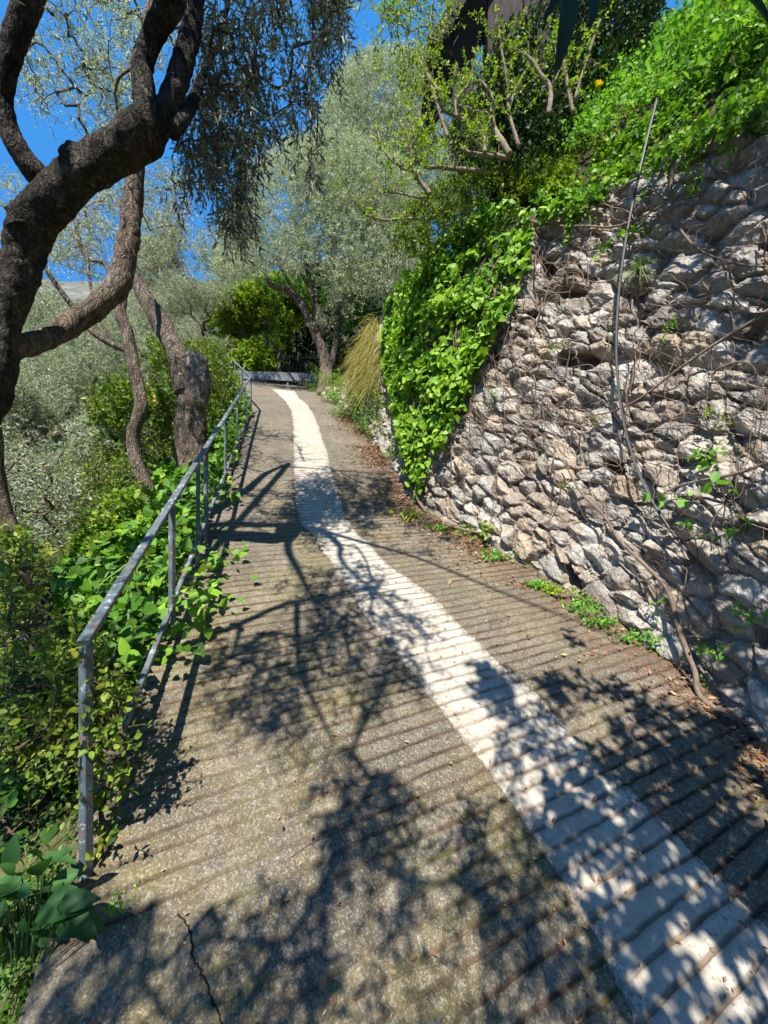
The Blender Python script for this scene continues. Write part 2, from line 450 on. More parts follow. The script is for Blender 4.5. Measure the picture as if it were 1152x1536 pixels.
GROOVE = 0.0745
def kskew(s): return np.interp(s, [0, 3, 6, 9, 12], [.13, .12, .0, -.2, -.3])
def groove_s(phi, c):
    s = phi + 0.0 * c
    for _ in range(6): s = phi + kskew(s) * c
    return s
CKP = on_path([268, 285, 290, 306, 318, 335, 345], [1372, 1400, 1440, 1465, 1500, 1540, 1580]); CK_S, CK_C = sc(CKP[:, 0], CKP[:, 1]); CK_S, CK_C = CK_S[::-1], CK_C[::-1]
def path_mesh(c0, c1, lift, s_hi, ncol, edge_noise=0.0, prof_scale=1.0):
    """rows follow the grooves; c0,c1 = functions of s giving the two edges"""
    phis = []; dep = []
    k = int(-5 / GROOVE)
    while k * GROOVE < 10.6:
        b = k * GROOVE
        w = 0.0155
        for f, d in ((0.0, 0.0), (0.003, 1.0), (w, .9), (w + 0.005, 0.0), (0.034, -0.10), (0.058, -0.06)):
            phis.append(b + f); dep.append(d)
        k += 1
    far = np.arange(phis[-1] + .1, s_hi, .12); phis = np.concatenate([phis, far]); dep = np.concatenate([dep, np.zeros(len(far))])
    m = len(phis); t = np.linspace(0, 1, ncol)
    cmid = 1.0
    PH = np.repeat(phis[:, None], ncol, 1); DP = np.repeat(dep[:, None], ncol, 1)
    S = PH.copy()
    for _ in range(5):
        a = c0(S); b = c1(S); C = a + (b - a) * t[None]; S = PH + kskew(S) * C
    wob = 0.010 * vnoise(np.stack([C * 2.1, np.round(PH / GROOVE) * 1.37, PH * 0], -1), 3) + 0.004 * vnoise(np.stack([C * 19, np.round(PH / GROOVE) * 3.1, PH * 0], -1), 4)
    grooved = np.repeat((PH[:, :1] < 10.5), ncol, 1)
    S = S + wob * grooved
    gd = 0.0155 * (0.65 + 0.6 * np.clip(vnoise(np.stack([C * 3.0, PH * 2.2, PH * 0], -1), 5), -1, 1)) * prof_scale
    gd = gd * np.interp(PH, [0, 6, 10, 10.5], [1, .9, .6, 0])
    worn = np.clip(.58 + .9 * sstep(.3, 1.4, C) + .9 * sstep(2.0, 3.2, S) + .25 * vnoise(np.stack([C * 1.6, PH * 1.6, PH * 0], -1), 15), .12, 1)
    ckc = np.interp(S, CK_S, CK_C); worn = worn * np.where(S < CK_S[-1], sstep(-.03, .03, C - ckc), 1)
    gd = gd * worn
    X, Y = xy(S, C)
    Z = F(S) + lift - gd * DP + 0.006 * fbm(np.stack([S * 1.4, C * 1.4, S * 0], -1), 6, 3) + 0.0015 * fbm(np.stack([S * 14, C * 14, S * 0], -1), 8, 2)
    V = np.stack([X, Y, Z], -1)
    i = np.arange(m - 1)[:, None] * ncol; j = np.arange(ncol - 1)[None]
    Fq = np.stack([i + j, i + j + 1, i + ncol + j + 1, i + ncol + j], -1).reshape(-1, 4)
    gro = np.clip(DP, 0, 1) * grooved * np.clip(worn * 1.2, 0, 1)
    edge = np.abs(C - cR(S))
    return V, Fq, gro, S, C, edge

def mat_concrete():
    g = G('ramp_concrete'); co = g.co()
    n1 = g.noise(co, 1.6, 5, .6); n2 = g.noise(co, 9.0, 6, .7); n3 = g.noise(co, 60, 4, .75); n4 = g.noise(co, 26, 5, .7)
    vc = g.voro(co, 110.0, 'F1', 'Color'); vc2 = g.voro(co, 210.0, 'F1', 'Color'); vd = g.voro(co, 110.0)
    c = g.ramp(n2, [(.28, (.078, .062, .043)), (.5, (.148, .122, .086)), (.72, (.222, .188, .140))])
    c = g.mix(g.ramp(n4, [(.40, .55), (.52, 0.0)]), c, (.075, .064, .05))
    moss = g.ramp(g.noise(co, 2.2, 6, .7, .4), [(.40, 0.0), (.60, 1.0)])
    moss = g.math('MULTIPLY', moss, g.attr('mossy'))
    c = g.mix(g.math('MULTIPLY', moss, .66), c, (.135, .108, .026))
    c = g.mix(g.ramp(n1, [(.36, .6), (.56, 0.0)]), c, (.062, .054, .043))
    c = g.mix(g.ramp(g.noise(co, 3.6, 5, .7, .8), [(.56, 0.0), (.68, .45)]), c, (.25, .225, .18))
    spk = g.n('ShaderNodeSeparateColor'); g.L(vc, spk.inputs[0]); spk2 = g.n('ShaderNodeSeparateColor'); g.L(vc2, spk2.inputs[0])
    c = g.mix(g.ramp(spk.outputs[0], [(.70, 0.0), (.97, .34)]), c, (.36, .33, .275))
    c = g.mix(g.ramp(spk.outputs[1], [(.68, 0.0), (.97, .5)]), c, (.055, .047, .038))
    c = g.mix(g.ramp(spk2.outputs[0], [(.75, 0.0), (.99, .38)]), c, (.42, .40, .35))
    c = g.mix(g.ramp(spk2.outputs[1], [(.70, 0.0), (.97, .4)]), c, (.05, .045, .038))
    red = g.math('MULTIPLY', g.attr('litter'), g.ramp(g.noise(co, 14.0, 6, .78), [(.40, 0.0), (.60, .8)]))
    c = g.mix(red, c, (.115, .058, .034))
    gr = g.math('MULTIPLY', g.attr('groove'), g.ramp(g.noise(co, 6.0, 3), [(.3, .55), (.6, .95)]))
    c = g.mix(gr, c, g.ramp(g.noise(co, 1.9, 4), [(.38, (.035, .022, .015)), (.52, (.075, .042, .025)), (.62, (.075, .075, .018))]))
    h = g.math('ADD', g.math('MULTIPLY', n3, .7), g.math('MULTIPLY', spk.outputs[0], .35))
    h = g.math('ADD', h, g.math('MULTIPLY', n4, .8))
    return g.done(g.bsdf(c, .92, .2, 0, g.bump(h, .8, .006)))
def mat_strip():
    g = G('strip_paint'); co = g.co()
    n2 = g.noise(co, 9.0, 6, .7); v = g.voro(co, 90.0)
    c = g.ramp(n2, [(.3, (.27, .243, .2)), (.55, (.375, .345, .295)), (.75, (.455, .425, .375))])
    c = g.mix(g.ramp(g.noise(co, 1.3, 4, .6), [(.42, .0), (.66, .5)]), c, (.36, .30, .235))
    c = g.mix(g.ramp(g.noise(co, 22.0, 6, .8), [(.56, 0.0), (.70, .75)]), c, (.20, .175, .14))
    c = g.mix(g.ramp(g.noise(co, 4.0, 6, .8), [(.58, 0.0), (.68, .5)]), c, (.22, .195, .16))
    c = g.mix(g.ramp(v, [(.06, .45), (.16, 0.0)]), c, (.16, .14, .115))
    c = g.mix(g.math('MULTIPLY', g.attr('groove'), g.ramp(g.noise(co, 7.0, 3), [(.3, .3), (.6, .9)])), c, (.13, .085, .05))
    wn_ = g.math('ADD', g.noise(co, 34, 6, .8), g.math('MULTIPLY', g.attr('rim'), .13))
    wn_ = g.math('ADD', wn_, g.math('MULTIPLY', g.noise(co, 3.1, 4, .7), .22))
    c = g.mix(g.ramp(wn_, [(.68, 0.0), (.74, .85)]), c, (.15, .13, .10))
    return g.done(g.bsdf(c, .85, .2, 0, g.bump(g.math('ADD', n2, g.noise(co, 45, 4, .7)), .6, .005)))
M_CON = mat_concrete(); M_STRIP = mat_strip()
V, Fq, gro, S_, C_, edge = path_mesh(lambda s: cL(s), lambda s: cR(s) + .12, 0.0, 20.0, 96)
mossy = np.clip(sstep(1.9, .4, C_) * sstep(7, 3, S_) + .35 * sstep(9, 4, S_), 0, 1)
litt = sstep(.75, .0, edge + .25 * vnoise(np.stack([S_ * 2.5, C_ * 2.5, S_ * 0], -1), 11)) * sstep(14, 8, S_)
mb = MB(); mb.add(V, Fq)
# kerb face on the down-hill side
nrow, ncol = V.shape[:2]
lo = V[:, 0].copy(); dn = lo + np.stack([-CA * .05 + lo[:, 0] * 0, lo[:, 0] * 0 - SA * .05, lo[:, 0] * 0 - .45], -1)
q = np.arange(nrow - 1); mb.add(np.concatenate([lo, dn]), np.stack([q, q + nrow, q + nrow + 1, q + 1], -1)[:, ::-1])
pad = np.zeros(2 * nrow)
path = mb.build('path', M_CON, extra={'groove': np.concatenate([gro.ravel(), pad]), 'mossy': np.concatenate([mossy.ravel(), pad + 1]), 'litter': np.concatenate([litt.ravel(), pad])})
kind(path, 'structure', 'steep grooved concrete ramp rising to a bend')
# white strip
STL = [(1010, 1640), (948, 1530), (931, 1485), (896, 1405), (871, 1372), (831, 1305), (776, 1217), (733, 1155), (686, 1100), (640, 1040), (600, 985), (550, 925), (500, 850), (470, 805), (449, 785), (443, 740), (441, 690), (440, 640), (437, 617), (428, 602), (418, 593), (408, 584)]
STR = [(1290, 1500), (1141, 1385), (1046, 1280), (983, 1220), (951, 1190), (901, 1150), (876, 1122), (811, 1050), (751, 995), (701, 950), (651, 897), (576, 842), (540, 806), (520, 780), (510, 750), (497, 710), (488, 670), (478, 640), (470, 620), (458, 604), (449, 598), (441, 585)]
s1, c1 = edge_fn(STL); s2, c2 = edge_fn(STR)
def stL(s): return np.interp(s, np.r_[-5, s1], np.r_[c1[0] + .3, c1]) + .015 * vnoise(np.stack([s * 9, s * 0, s * 0], -1), 21) + .006 * vnoise(np.stack([s * 60, s * 0, s * 0], -1), 22)
def stR(s): return np.interp(s, np.r_[-5, s2], np.r_[c2[0] + .3, c2]) + .015 * vnoise(np.stack([s * 9, s * 0 + 5, s * 0], -1), 23) + .006 * vnoise(np.stack([s * 60, s * 0, s * 0], -1), 24)
V2, F2, gro2, S2_, C2_, _e = path_mesh(stL, stR, 0.004, 13.6, 26)
mb = MB(); mb.add(V2, F2)
strip = mb.build('path_strip_marking', M_STRIP, extra={'groove': gro2.ravel(), 'rim': np.repeat(np.clip(1 - np.minimum(np.arange(26), 25 - np.arange(26)) / 3.0, 0, 1)[None], len(gro2), 0).ravel()})
kind(strip, 'structure', 'winding whitewashed strip painted along the ramp')

# ------------------------------------------------------------------ rubble wall
WB = []
for s_, c_ in [(-4.2, None), (-1.5, None), (0.4, None)]:
    c_ = float(cR(s_)); x_, y_ = xy(s_, c_); WB.append((x_, y_, float(F(s_))))
for p in on_path([q[0] for q in RIGHT_PX[1:]], [q[1] for q in RIGHT_PX[1:]]): WB.append(tuple(p))
x_, y_ = xy(17.0, float(cR(17.0))); WB.append((x_ , y_, float(F(17.0))))
WB = np.array(WB)
_wu = np.r_[0, np.cumsum(np.linalg.norm(np.diff(WB[:, :2], axis=0), axis=1))]
_wc = catmull(WB, 900)
_wcu = np.r_[0, np.cumsum(np.linalg.norm(np.diff(_wc[:, :2], axis=0), axis=1))]
# soften kinks
for _ in range(30): _wc[1:-1] = .25 * _wc[:-2] + .5 * _wc[1:-1] + .25 * _wc[2:]
_wt = nrm(np.gradient(_wc[:, :2], axis=0)); _wn = np.stack([-_wt[:, 1], _wt[:, 0]], -1)      # points to the path side
for _ in range(60): _wn[1:-1] = nrm(.25 * _wn[:-2] + .5 * _wn[1:-1] + .25 * _wn[2:])
ULEN = _wcu[-1]
def wbase(u): return np.stack([np.interp(u, _wcu, _wc[:, k]) for k in range(3)], -1)
def wnorm(u): return nrm(np.stack([np.interp(u, _wcu, _wn[:, 0]), np.interp(u, _wcu, _wn[:, 1]), np.full(np.shape(u), .22)], -1))
ks = sc(_wc[:, 0], _wc[:, 1])[0]
def u_of_s(s): return np.interp(s, ks, _wcu)
U_CORNER = float(u_of_s(5.3))
HTAB_S = [-5, 1.0, 2.0, 4.0, 5.3, 6.2, 8.0, 9.5, 11, 13, 17]
HTAB_H = [4.95, 4.95, 4.55, 3.95, 3.35, 3.0, 2.35, 1.1, .5, .3, .2]
def wheight(u): return np.interp(np.interp(u, _wcu, ks), HTAB_S, HTAB_H)
BAT = .16
def wpoint(u, v, off=0.0):
    """u along, v metres up, off metres out"""
    u = np.asarray(u, float); v = np.asarray(v, float); b = wbase(u); n = wnorm(u)
    nh = n.copy(); nh[..., 2] = 0; nh = nrm(nh)
    bulge = .10 * vnoise(np.stack([u * .7, v * .8, u * 0], -1), 31)
    p = b + nh * (off - BAT * v + bulge)[..., None] * 1.0
    p[..., 2] = b[..., 2] + v - .06
    return p
rw = np.random.RandomState(5)
def cells(u0, u1, v0, v1, su, sv):
    nu = int((u1 - u0) / su); nv = int((v1 - v0) / sv)
    gu, gv = np.meshgrid(np.arange(nu), np.arange(nv))
    cu = u0 + (gu + .5 * (gv % 2) + rw.uniform(-.42, .42, gu.shape)) * su; cv = v0 + (gv + rw.uniform(-.42, .42, gu.shape)) * sv
    return np.stack([cu.ravel(), cv.ravel()], -1)
CEL = cells(-.3, ULEN + .3, -.3, 5.5, .195, .155)
drop = rw.rand(len(CEL)) < .26; CEL = CEL[~drop]
small = rw.rand(len(CEL)) < .38
ex = CEL[small] + rw.randn(small.sum(), 2) * .11; CEL = np.vstack([CEL, ex])
nc = len(CEL)
RAD = rw.uniform(0, .10, nc) ; RAD[-len(ex):] = 0
ASP = 1.25
cb = rw.uniform(-.026, .034, nc); ctu = rw.uniform(-.28, .28, nc); ctv = rw.uniform(-.36, .16, nc)
fa = rw.uniform(0, 6.28, (5, nc)); fk = rw.uniform(.2, 1.0, (5, nc)); fo = rw.uniform(-.012, .028, (5, nc))
ctint = rw.rand(nc); hole = rw.rand(nc) < .018; cb[hole] = -.26
def stone_field(U, Vv):
    p = np.stack([U.ravel(), Vv.ravel()], -1)
    w3 = np.stack([p[:, 0], p[:, 1], p[:, 0] * 0], -1)
    p = p + np.stack([.030 * fbm(w3 * 5, 41, 3), .030 * fbm(w3 * 5 + 9, 42, 3)], -1) + np.stack([.010 * vnoise(w3 * 24, 43), .010 * vnoise(w3 * 24, 44)], -1)
    q = p.copy(); q[:, 1] *= ASP; cc = CEL.copy(); cc[:, 1] *= ASP
    h = np.zeros(len(p)); tn = np.zeros(len(p)); ed = np.zeros(len(p))
    order = np.argsort(q[:, 0]); 
    for ch in np.array_split(order, max(1, len(order) // 4000)):
        lo, hi = q[ch, 0].min() - .75, q[ch, 0].max() + .75
        ids = np.where((cc[:, 0] > lo) & (cc[:, 0] < hi))[0]
        d = (q[ch, None, 0] - cc[None, ids, 0]) ** 2 + (q[ch, None, 1] - cc[None, ids, 1]) ** 2 - RAD[None, ids] ** 2
        part = np.argpartition(d, 2, axis=1)[:, :3]; dd = np.take_along_axis(d, part, 1); o = np.argsort(dd, 1)
        i1 = ids[np.take_along_axis(part, o, 1)[:, 0]]; i2 = ids[np.take_along_axis(part, o, 1)[:, 1]]
        d1 = np.take_along_axis(dd, o, 1)[:, 0]; d2 = np.take_along_axis(dd, o, 1)[:, 1]
        e = (d2 - d1) / (2 * np.linalg.norm(cc[i1] - cc[i2], axis=1) + 1e-6)
        du = q[ch, 0] - cc[i1, 0]; dv = (q[ch, 1] - cc[i1, 1]) / ASP
        z = cb[i1] + ctu[i1] * du + ctv[i1] * dv
        for k in range(5):
            z = np.minimum(z, cb[i1] + fo[k, i1] - fk[k, i1] * np.maximum(np.cos(fa[k, i1]) * du + np.sin(fa[k, i1]) * dv, -.2))
        jw = .010 + .022 * (_hash(i1, i2, i1 * 0, 5) ** 2)
        gap = sstep(0.0, jw, e)
        z = z * gap + (1 - gap) * (-.022 - .042 * _hash(i1, i2, i1 * 0, 6) ** 2) - .010 * (1 - sstep(0, .04, e)) + (1 - gap) * .03 * fbm(w3[ch] * 38, 48, 2)
        h[ch] = z; tn[ch] = ctint[i1]; ed[ch] = e
    return h.reshape(U.shape), tn.reshape(U.shape), ed.reshape(U.shape)
def wall_grid(uu, du_v, hmax=None):
    vv = np.arange(-.25, 5.15, du_v)
    U, Vv = np.meshgrid(uu, vv); Hh = wheight(U)
    Vc = np.minimum(Vv, Hh + .05 * vnoise(np.stack([U * 3, U * 0, U * 0], -1), 51))
    h, tn, ed = stone_field(U, Vc)
    w3 = np.stack([U, Vc, U * 0], -1)
    rg = .016 * fbm(w3 * 13, 45, 4) + .010 * (1 - np.abs(vnoise(w3 * 21, 46))) + .007 * (1 - np.abs(vnoise(w3 * 47, 47))) 
    over = np.maximum(Vv - Vc, 0)
    P = wpoint(U, Vc, h + rg)
    n = wnorm(U); nh = n.copy(); nh[..., 2] = 0; nh = nrm(nh)
    P = P - nh * (over * 1.2)[..., None]
    return P, tn, ed, h
def mat_stone():
    g = G('rubble_limestone'); co = g.co()
    t = g.attr('tint')
    c = g.ramp(t, [(0, (.205, .19, .17)), (.25, (.335, .312, .275)), (.5, (.405, .375, .33)), (.74, (.355, .28, .20)), (.88, (.265, .256, .24)), (1, (.46, .43, .385))])
    n = g.noise(co, 12, 7, .7, .5); n2 = g.noise(co, 3.3, 5, .6); n3 = g.noise(co, 55, 4, .7)
    c = g.mix(g.ramp(n, [(.32, .75), (.5, 0.0)]), c, (.15, .14, .13))
    c = g.mix(g.ramp(n, [(.58, 0.0), (.75, .7)]), c, (.52, .49, .43))
    c = g.mix(g.ramp(n2, [(.54, 0.0), (.68, .55)]), c, (.36, .24, .12))
    c = g.mix(g.ramp(g.noise(co, 20, 5, .8), [(.58, 0.0), (.68, .65)]), c, (.08, .078, .07))
    c = g.mix(g.ramp(g.noise(co, 33, 6, .8, .6), [(.56, 0.0), (.64, .7)]), c, (.50, .475, .43))
    c = g.mix(g.ramp(g.noise(co, 7.5, 5, .75), [(.60, 0.0), (.68, .6)]), c, (.17, .165, .16))
    soil = g.ramp(g.noise(co, 2.1, 6, .72, .5), [(.46, 0.0), (.60, .75)])
    soil = g.math('MULTIPLY', soil, g.ramp(g.noise(co, 17, 5, .75), [(.36, 0.15), (.56, 1.0)]))
    c = g.mix(soil, c, (.155, .112, .078))
    c = g.mix(g.attr('joint'), c, (.12, .088, .062))
    h = g.math('ADD', g.math('MULTIPLY', n, 1.0), g.math('MULTIPLY', n3, .35))
    return g.done(g.bsdf(c, .9, .2, 0, g.bump(h, .9, .018)))
M_STONE = mat_stone()
stone_wall = thing('rubble_wall', 'tall dry stone rubble wall of grey and ochre limestone beside the ramp', 'wall', wbase(np.array([3.0]))[0])
mb = MB(); tints = []; joints = []
uu = np.concatenate([np.arange(0, u_of_s(.6), .05), np.arange(u_of_s(.6), U_CORNER + .3, .0125), np.arange(U_CORNER + .3, ULEN, .035)])
P, tn, ed, hh = wall_grid(uu, .0125)
m_, n_ = P.shape[:2]
i = np.arange(m_ - 1)[:, None] * n_; j = np.arange(n_ - 1)[None]
mb.add(P, np.stack([i + j, i + n_ + j, i + n_ + j + 1, i + j + 1], -1).reshape(-1, 4), np.clip(tn.ravel(), 0, 1))
jt = ((1 - sstep(.002, .018, ed)) * np.clip(.55 + .5 * vnoise(P * 3.0, 77), 0, 1)).ravel() * .8
mb.build('stonework', M_STONE, stone_wall, smooth=False, extra={'joint': jt})

# ------------------------------------------------------------------ terrain
def terrain_z(x, y):
    s, c = sc(x, y); a, b = cL(s), cR(s)
    d = np.maximum(a - c, 0); e = np.maximum(c - b, 0)
    g = np.interp(d, [0, .25, 4, 12, 40, 120, 400], [.14, .30, 2.5, 5.6, 13, 26, 60])
    far = sstep(12.5, 17.0, s)
    r = np.interp(e, [0, .5, 2, 10, 60, 200], [-.25, -.25, -.25, -.25, -.25, -.25]) * (1 - far) + far * np.interp(e, [0, 3, 20, 60, 200, 400], [-.16, 1.5, 11, 24, 50, 80])
    z = F(s) - np.where(d > 0, g, .16) + np.where(e > 0, r + .16, 0)
    w = np.stack([x, y, x * 0], -1)
    amp = np.clip(d / 3, 0, 1) + np.clip((s - 18) / 20, 0, 1)
    z = z + amp * (.12 * fbm(w * .9, 61, 3)) + np.clip((np.hypot(x, y) - 25) / 60, 0, 1) * (3.0 * fbm(w * .05, 62, 4)) + np.clip((np.hypot(x, y) - 120) / 200, 0, 1) * 14 * fbm(w * .012, 63, 4)
    return z
def terr(x, y): return float(terrain_z(np.array([x]), np.array([y]))[0])
def mat_ground():
    g = G('hillside_ground'); co = g.co()
    n = g.noise(co, .9, 6, .65); n2 = g.noise(co, 11, 5, .7)
    c = g.ramp(n, [(.3, (.050, .075, .020)), (.5, (.085, .095, .035)), (.68, (.14, .11, .065))])
    c = g.mix(g.ramp(n2, [(.4, .55), (.6, 0.0)]), c, (.035, .04, .015))
    c = g.mix(g.math('MULTIPLY', g.attr('tint'), .75), c, g.ramp(g.noise(co, .12, 7, .75), [(.35, (.055, .062, .045)), (.6, (.14, .145, .12))]))
    rock = g.ramp(g.noise(co, .055, 7, .72), [(.50, 0.0), (.62, .85)])
    rock = g.math('MULTIPLY', rock, g.attr('tint'))
    c = g.mix(rock, c, g.ramp(g.noise(co, .3, 6, .7), [(.35, (.10, .10, .10)), (.65, (.24, .235, .23))]))
    return g.done(g.bsdf(c, .95, .1, 0, g.bump(g.math('ADD', n2, n), .8, .05)))
M_GROUND = mat_ground()
th = np.radians(np.concatenate([np.arange(-180, -62, 4), np.arange(-62, 62, .7), np.arange(62, 180.1, 4)]))
rr = np.concatenate([np.arange(.25, 16, .14), np.geomspace(16, 700, 120)])
TH, RR = np.meshgrid(th, rr); X = RR * np.sin(TH); Y = RR * np.cos(TH); Z = terrain_z(X, Y)
mb = MB(); n_ = len(th); m_ = len(rr)
i = np.arange(m_ - 1)[:, None] * n_; j = np.arange(n_ - 1)[None]
mb.add(np.stack([X, Y, Z], -1), np.stack([i + j, i + n_ + j, i + n_ + j + 1, i + j + 1], -1).reshape(-1, 4)[:, ::-1], sstep(60, 140, RR).ravel())
hill = mb.build('hillside', M_GROUND); kind(hill, 'structure', 'olive hillside falling away on the left and climbing to a rocky mountain ridge')

# terrace behind the wall
def mat_soil():
    g = G('terrace_soil'); co = g.co(); n = g.noise(co, 6, 6, .7)
    c = g.ramp(n, [(.3, (.03, .028, .015)), (.5, (.06, .05, .028)), (.7, (.07, .085, .025))])
    return g.done(g.bsdf(c, .95, .1, 0, g.bump(n, .9, .04)))
M_SOIL = mat_soil()
BANK_T = np.array([0, .08, .5, 1.2, 2.2, 4, 8, 20, 60, 140.]); BANK_Z = np.array([-.12, .05, .75, 1.95, 3.3, 4.7, 6.8, 12.5, 27, 45.])
def bank(u, t):
    """point of the terrace slope t metres behind the wall's top edge"""
    u = np.asarray(u, float); t = np.asarray(t, float); h = wheight(u)
    p = wpoint(u, h, -.10); n = wnorm(u); n = n.copy(); n[..., 2] = 0; n = nrm(n)
    q = p - n * t[..., None]
    z = np.interp(t, BANK_T, BANK_Z) * np.interp(np.interp(u, _wcu, ks), [0, 5.3, 8, 17], [1, .9, .55, .40])
    q[..., 2] = p[..., 2] + z + .12 * fbm(q * 1.3, 71, 3) * np.clip(t * 2, 0, 1)
    return q
uu = np.arange(0, ULEN + .01, .09); tt = np.concatenate([np.arange(0, 4, .1), np.geomspace(4, 130, 40)])
U, Tt = np.meshgrid(uu, tt); P = bank(U, Tt); mb = MB(); n_ = len(uu); m_ = len(tt)
i = np.arange(m_ - 1)[:, None] * n_; j = np.arange(n_ - 1)[None]
mb.add(P, np.stack([i + j, i + n_ + j, i + n_ + j + 1, i + j + 1], -1).reshape(-1, 4), .5)
kind(mb.build('terrace_ground', M_SOIL), 'structure', 'steep planted bank rising behind the top of the stone wall')

# ------------------------------------------------------------------ railing
def mat_paint_metal():
    g = G('weathered_blue_grey_paint'); co = g.co()
    n = g.noise(co, 7, 6, .7); n2 = g.noise(co, 30, 5, .7)
    c = g.ramp(n, [(.3, (.035, .048, .058)), (.55, (.085, .115, .135)), (.75, (.16, .20, .225))])
    c = g.mix(g.ramp(n2, [(.53, 0.0), (.62, .85)]), c, (.15, .085, .05))
    c = g.mix(g.ramp(g.noise(co, 4, 4, .6), [(.55, 0.0), (.7, .5)]), c, (.12, .15, .08))
    c = g.mix(g.ramp(g.noise(co, 17, 5, .75), [(.56, 0.0), (.60, .8)]), c, (.30, .34, .36))
    c = g.mix(g.ramp(g.noise(co, 11, 6, .8), [(.36, .8), (.42, 0.0)]), c, (.03, .035, .04))
    return g.done(g.bsdf(c, .5, .45, 0, g.bump(n2, .35, .003)))
M_PAINT = mat_paint_metal()
rail_px = [(130, 974, 1.46), (376, 566, 8.1)]
K0 = 1.46; DX0 = 301.0
def rail_depth(px): return K0 * DX0 / (429.0 - px)
def rail_top(px): return at(px, 972 - 1.59 * (px - 120), rail_depth(px))
def rail_low(px): return at(px, 1078 - 2.5 * (px - 190), rail_depth(px))
def rail_foot(px): return at(px, 1315 - 2.77 * (px - 128), rail_depth(px))
railing = thing('metal_railing', 'weathered blue grey metal handrail along the left edge of the ramp', 'railing', rail_foot(129))
EA, EB = 129.0, 376.0
top0, top1 = rail_top(EA), rail_top(EB); low0, low1 = rail_low(EA), rail_low(EB)
far_top = at(337, 529, 12.6); far_low = at(338, 563, 12.6)
for a_, b_ in ((top0, top1), (top1, far_top)):
    d_ = nrm(b_ - a_)
    MB().bar(a_ - d_ * (.025 if a_ is top0 else 0.0), b_ + d_ * .02, .042, .026).build('top_rail', M_PAINT, railing, smooth=False)
for a_, b_ in ((low0, low1), (low1, far_low)):
    MB().bar(a_, b_, .030, .030).build('lower_rail', M_PAINT, railing, smooth=False)
def post(t_, f_, w=.044):
    MB().bar(f_ - A(0, 0, .08), t_ - A(0, 0, .019), w, w, up=(SA, CA, 0)).build('post', M_PAINT, railing, smooth=False)
post(top0, rail_foot(EA), .036)
for px in (258, 297, 309, 338, 356, 367, 376):
    t_ = rail_top(px); f_ = rail_foot(px)
    post(t_, f_ - A(0, 0, .05), .034 if px in (258, 309, 376) else .026)
for t in (.25, .5, .75, 1.0):
    t_ = top1 * (1 - t) + far_top * t; l_ = low1 * (1 - t) + far_low * t
    post(t_, l_ - A(0, 0, .15), .032)
# ------------------------------------------------------------------ foliage materials
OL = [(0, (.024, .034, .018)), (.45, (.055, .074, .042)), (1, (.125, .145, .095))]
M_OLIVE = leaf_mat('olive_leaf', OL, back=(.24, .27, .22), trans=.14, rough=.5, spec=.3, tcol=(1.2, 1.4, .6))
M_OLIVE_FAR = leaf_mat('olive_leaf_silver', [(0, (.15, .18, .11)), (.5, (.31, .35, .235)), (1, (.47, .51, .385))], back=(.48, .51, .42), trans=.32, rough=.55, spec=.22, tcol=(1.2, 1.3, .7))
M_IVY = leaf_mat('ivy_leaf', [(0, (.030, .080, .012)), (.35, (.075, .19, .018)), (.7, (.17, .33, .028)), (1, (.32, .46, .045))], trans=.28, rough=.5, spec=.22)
M_BRIGHT = leaf_mat('spring_leaf', [(0, (.085, .15, .016)), (.5, (.19, .30, .026)), (1, (.36, .42, .045))], trans=.34, rough=.5, spec=.22)
M_HERB = leaf_mat('herb_leaf', [(0, (.06, .17, .022)), (.5, (.15, .33, .05)), (1, (.28, .46, .085))], trans=.34, rough=.5, spec=.2)
M_DARK = leaf_mat('dark_evergreen_leaf', [(0, (.012, .030, .010)), (.5, (.026, .062, .016)), (1, (.06, .115, .025))], trans=.12, rough=.55, spec=.2)
M_SHRUB = leaf_mat('shrub_leaf', [(0, (.05, .095, .014)), (.5, (.12, .20, .022)), (.85, (.25, .31, .03)), (1, (.36, .26, .05))], trans=.3, rough=.5, spec=.22)
M_GRASS = leaf_mat('grass_blade', [(0, (.045, .10, .016)), (.5, (.085, .18, .026)), (1, (.17, .27, .05))], trans=.3, rough=.5, spec=.3)
M_GOLD = leaf_mat('golden_grass_blade', [(0, (.22, .21, .05)), (.5, (.40, .36, .11)), (1, (.54, .48, .19))], trans=.3, rough=.5, spec=.3, tcol=(1.2, 1.1, .6))
M_BARK = bark_mat('olive_bark', (.011, .009, .0075), (.033, .027, .021), (.14, .12, .095), 16, .02)
M_BARK2 = bark_mat('old_olive_bark', (.045, .034, .025), (.15, .115, .085), (.30, .25, .20), 13, .03, (1, 1, .22))
M_TWIG = bark_mat('pale_twig', (.10, .075, .05), (.25, .20, .14), (.40, .34, .26), 30, .004)
M_TWIGD = bark_mat('brown_twig', (.04, .028, .018), (.10, .072, .05), (.18, .14, .105), 30, .003)
M_VINE = bark_mat('dry_vine', (.09, .062, .045), (.19, .135, .10), (.31, .245, .20), 40, .003)

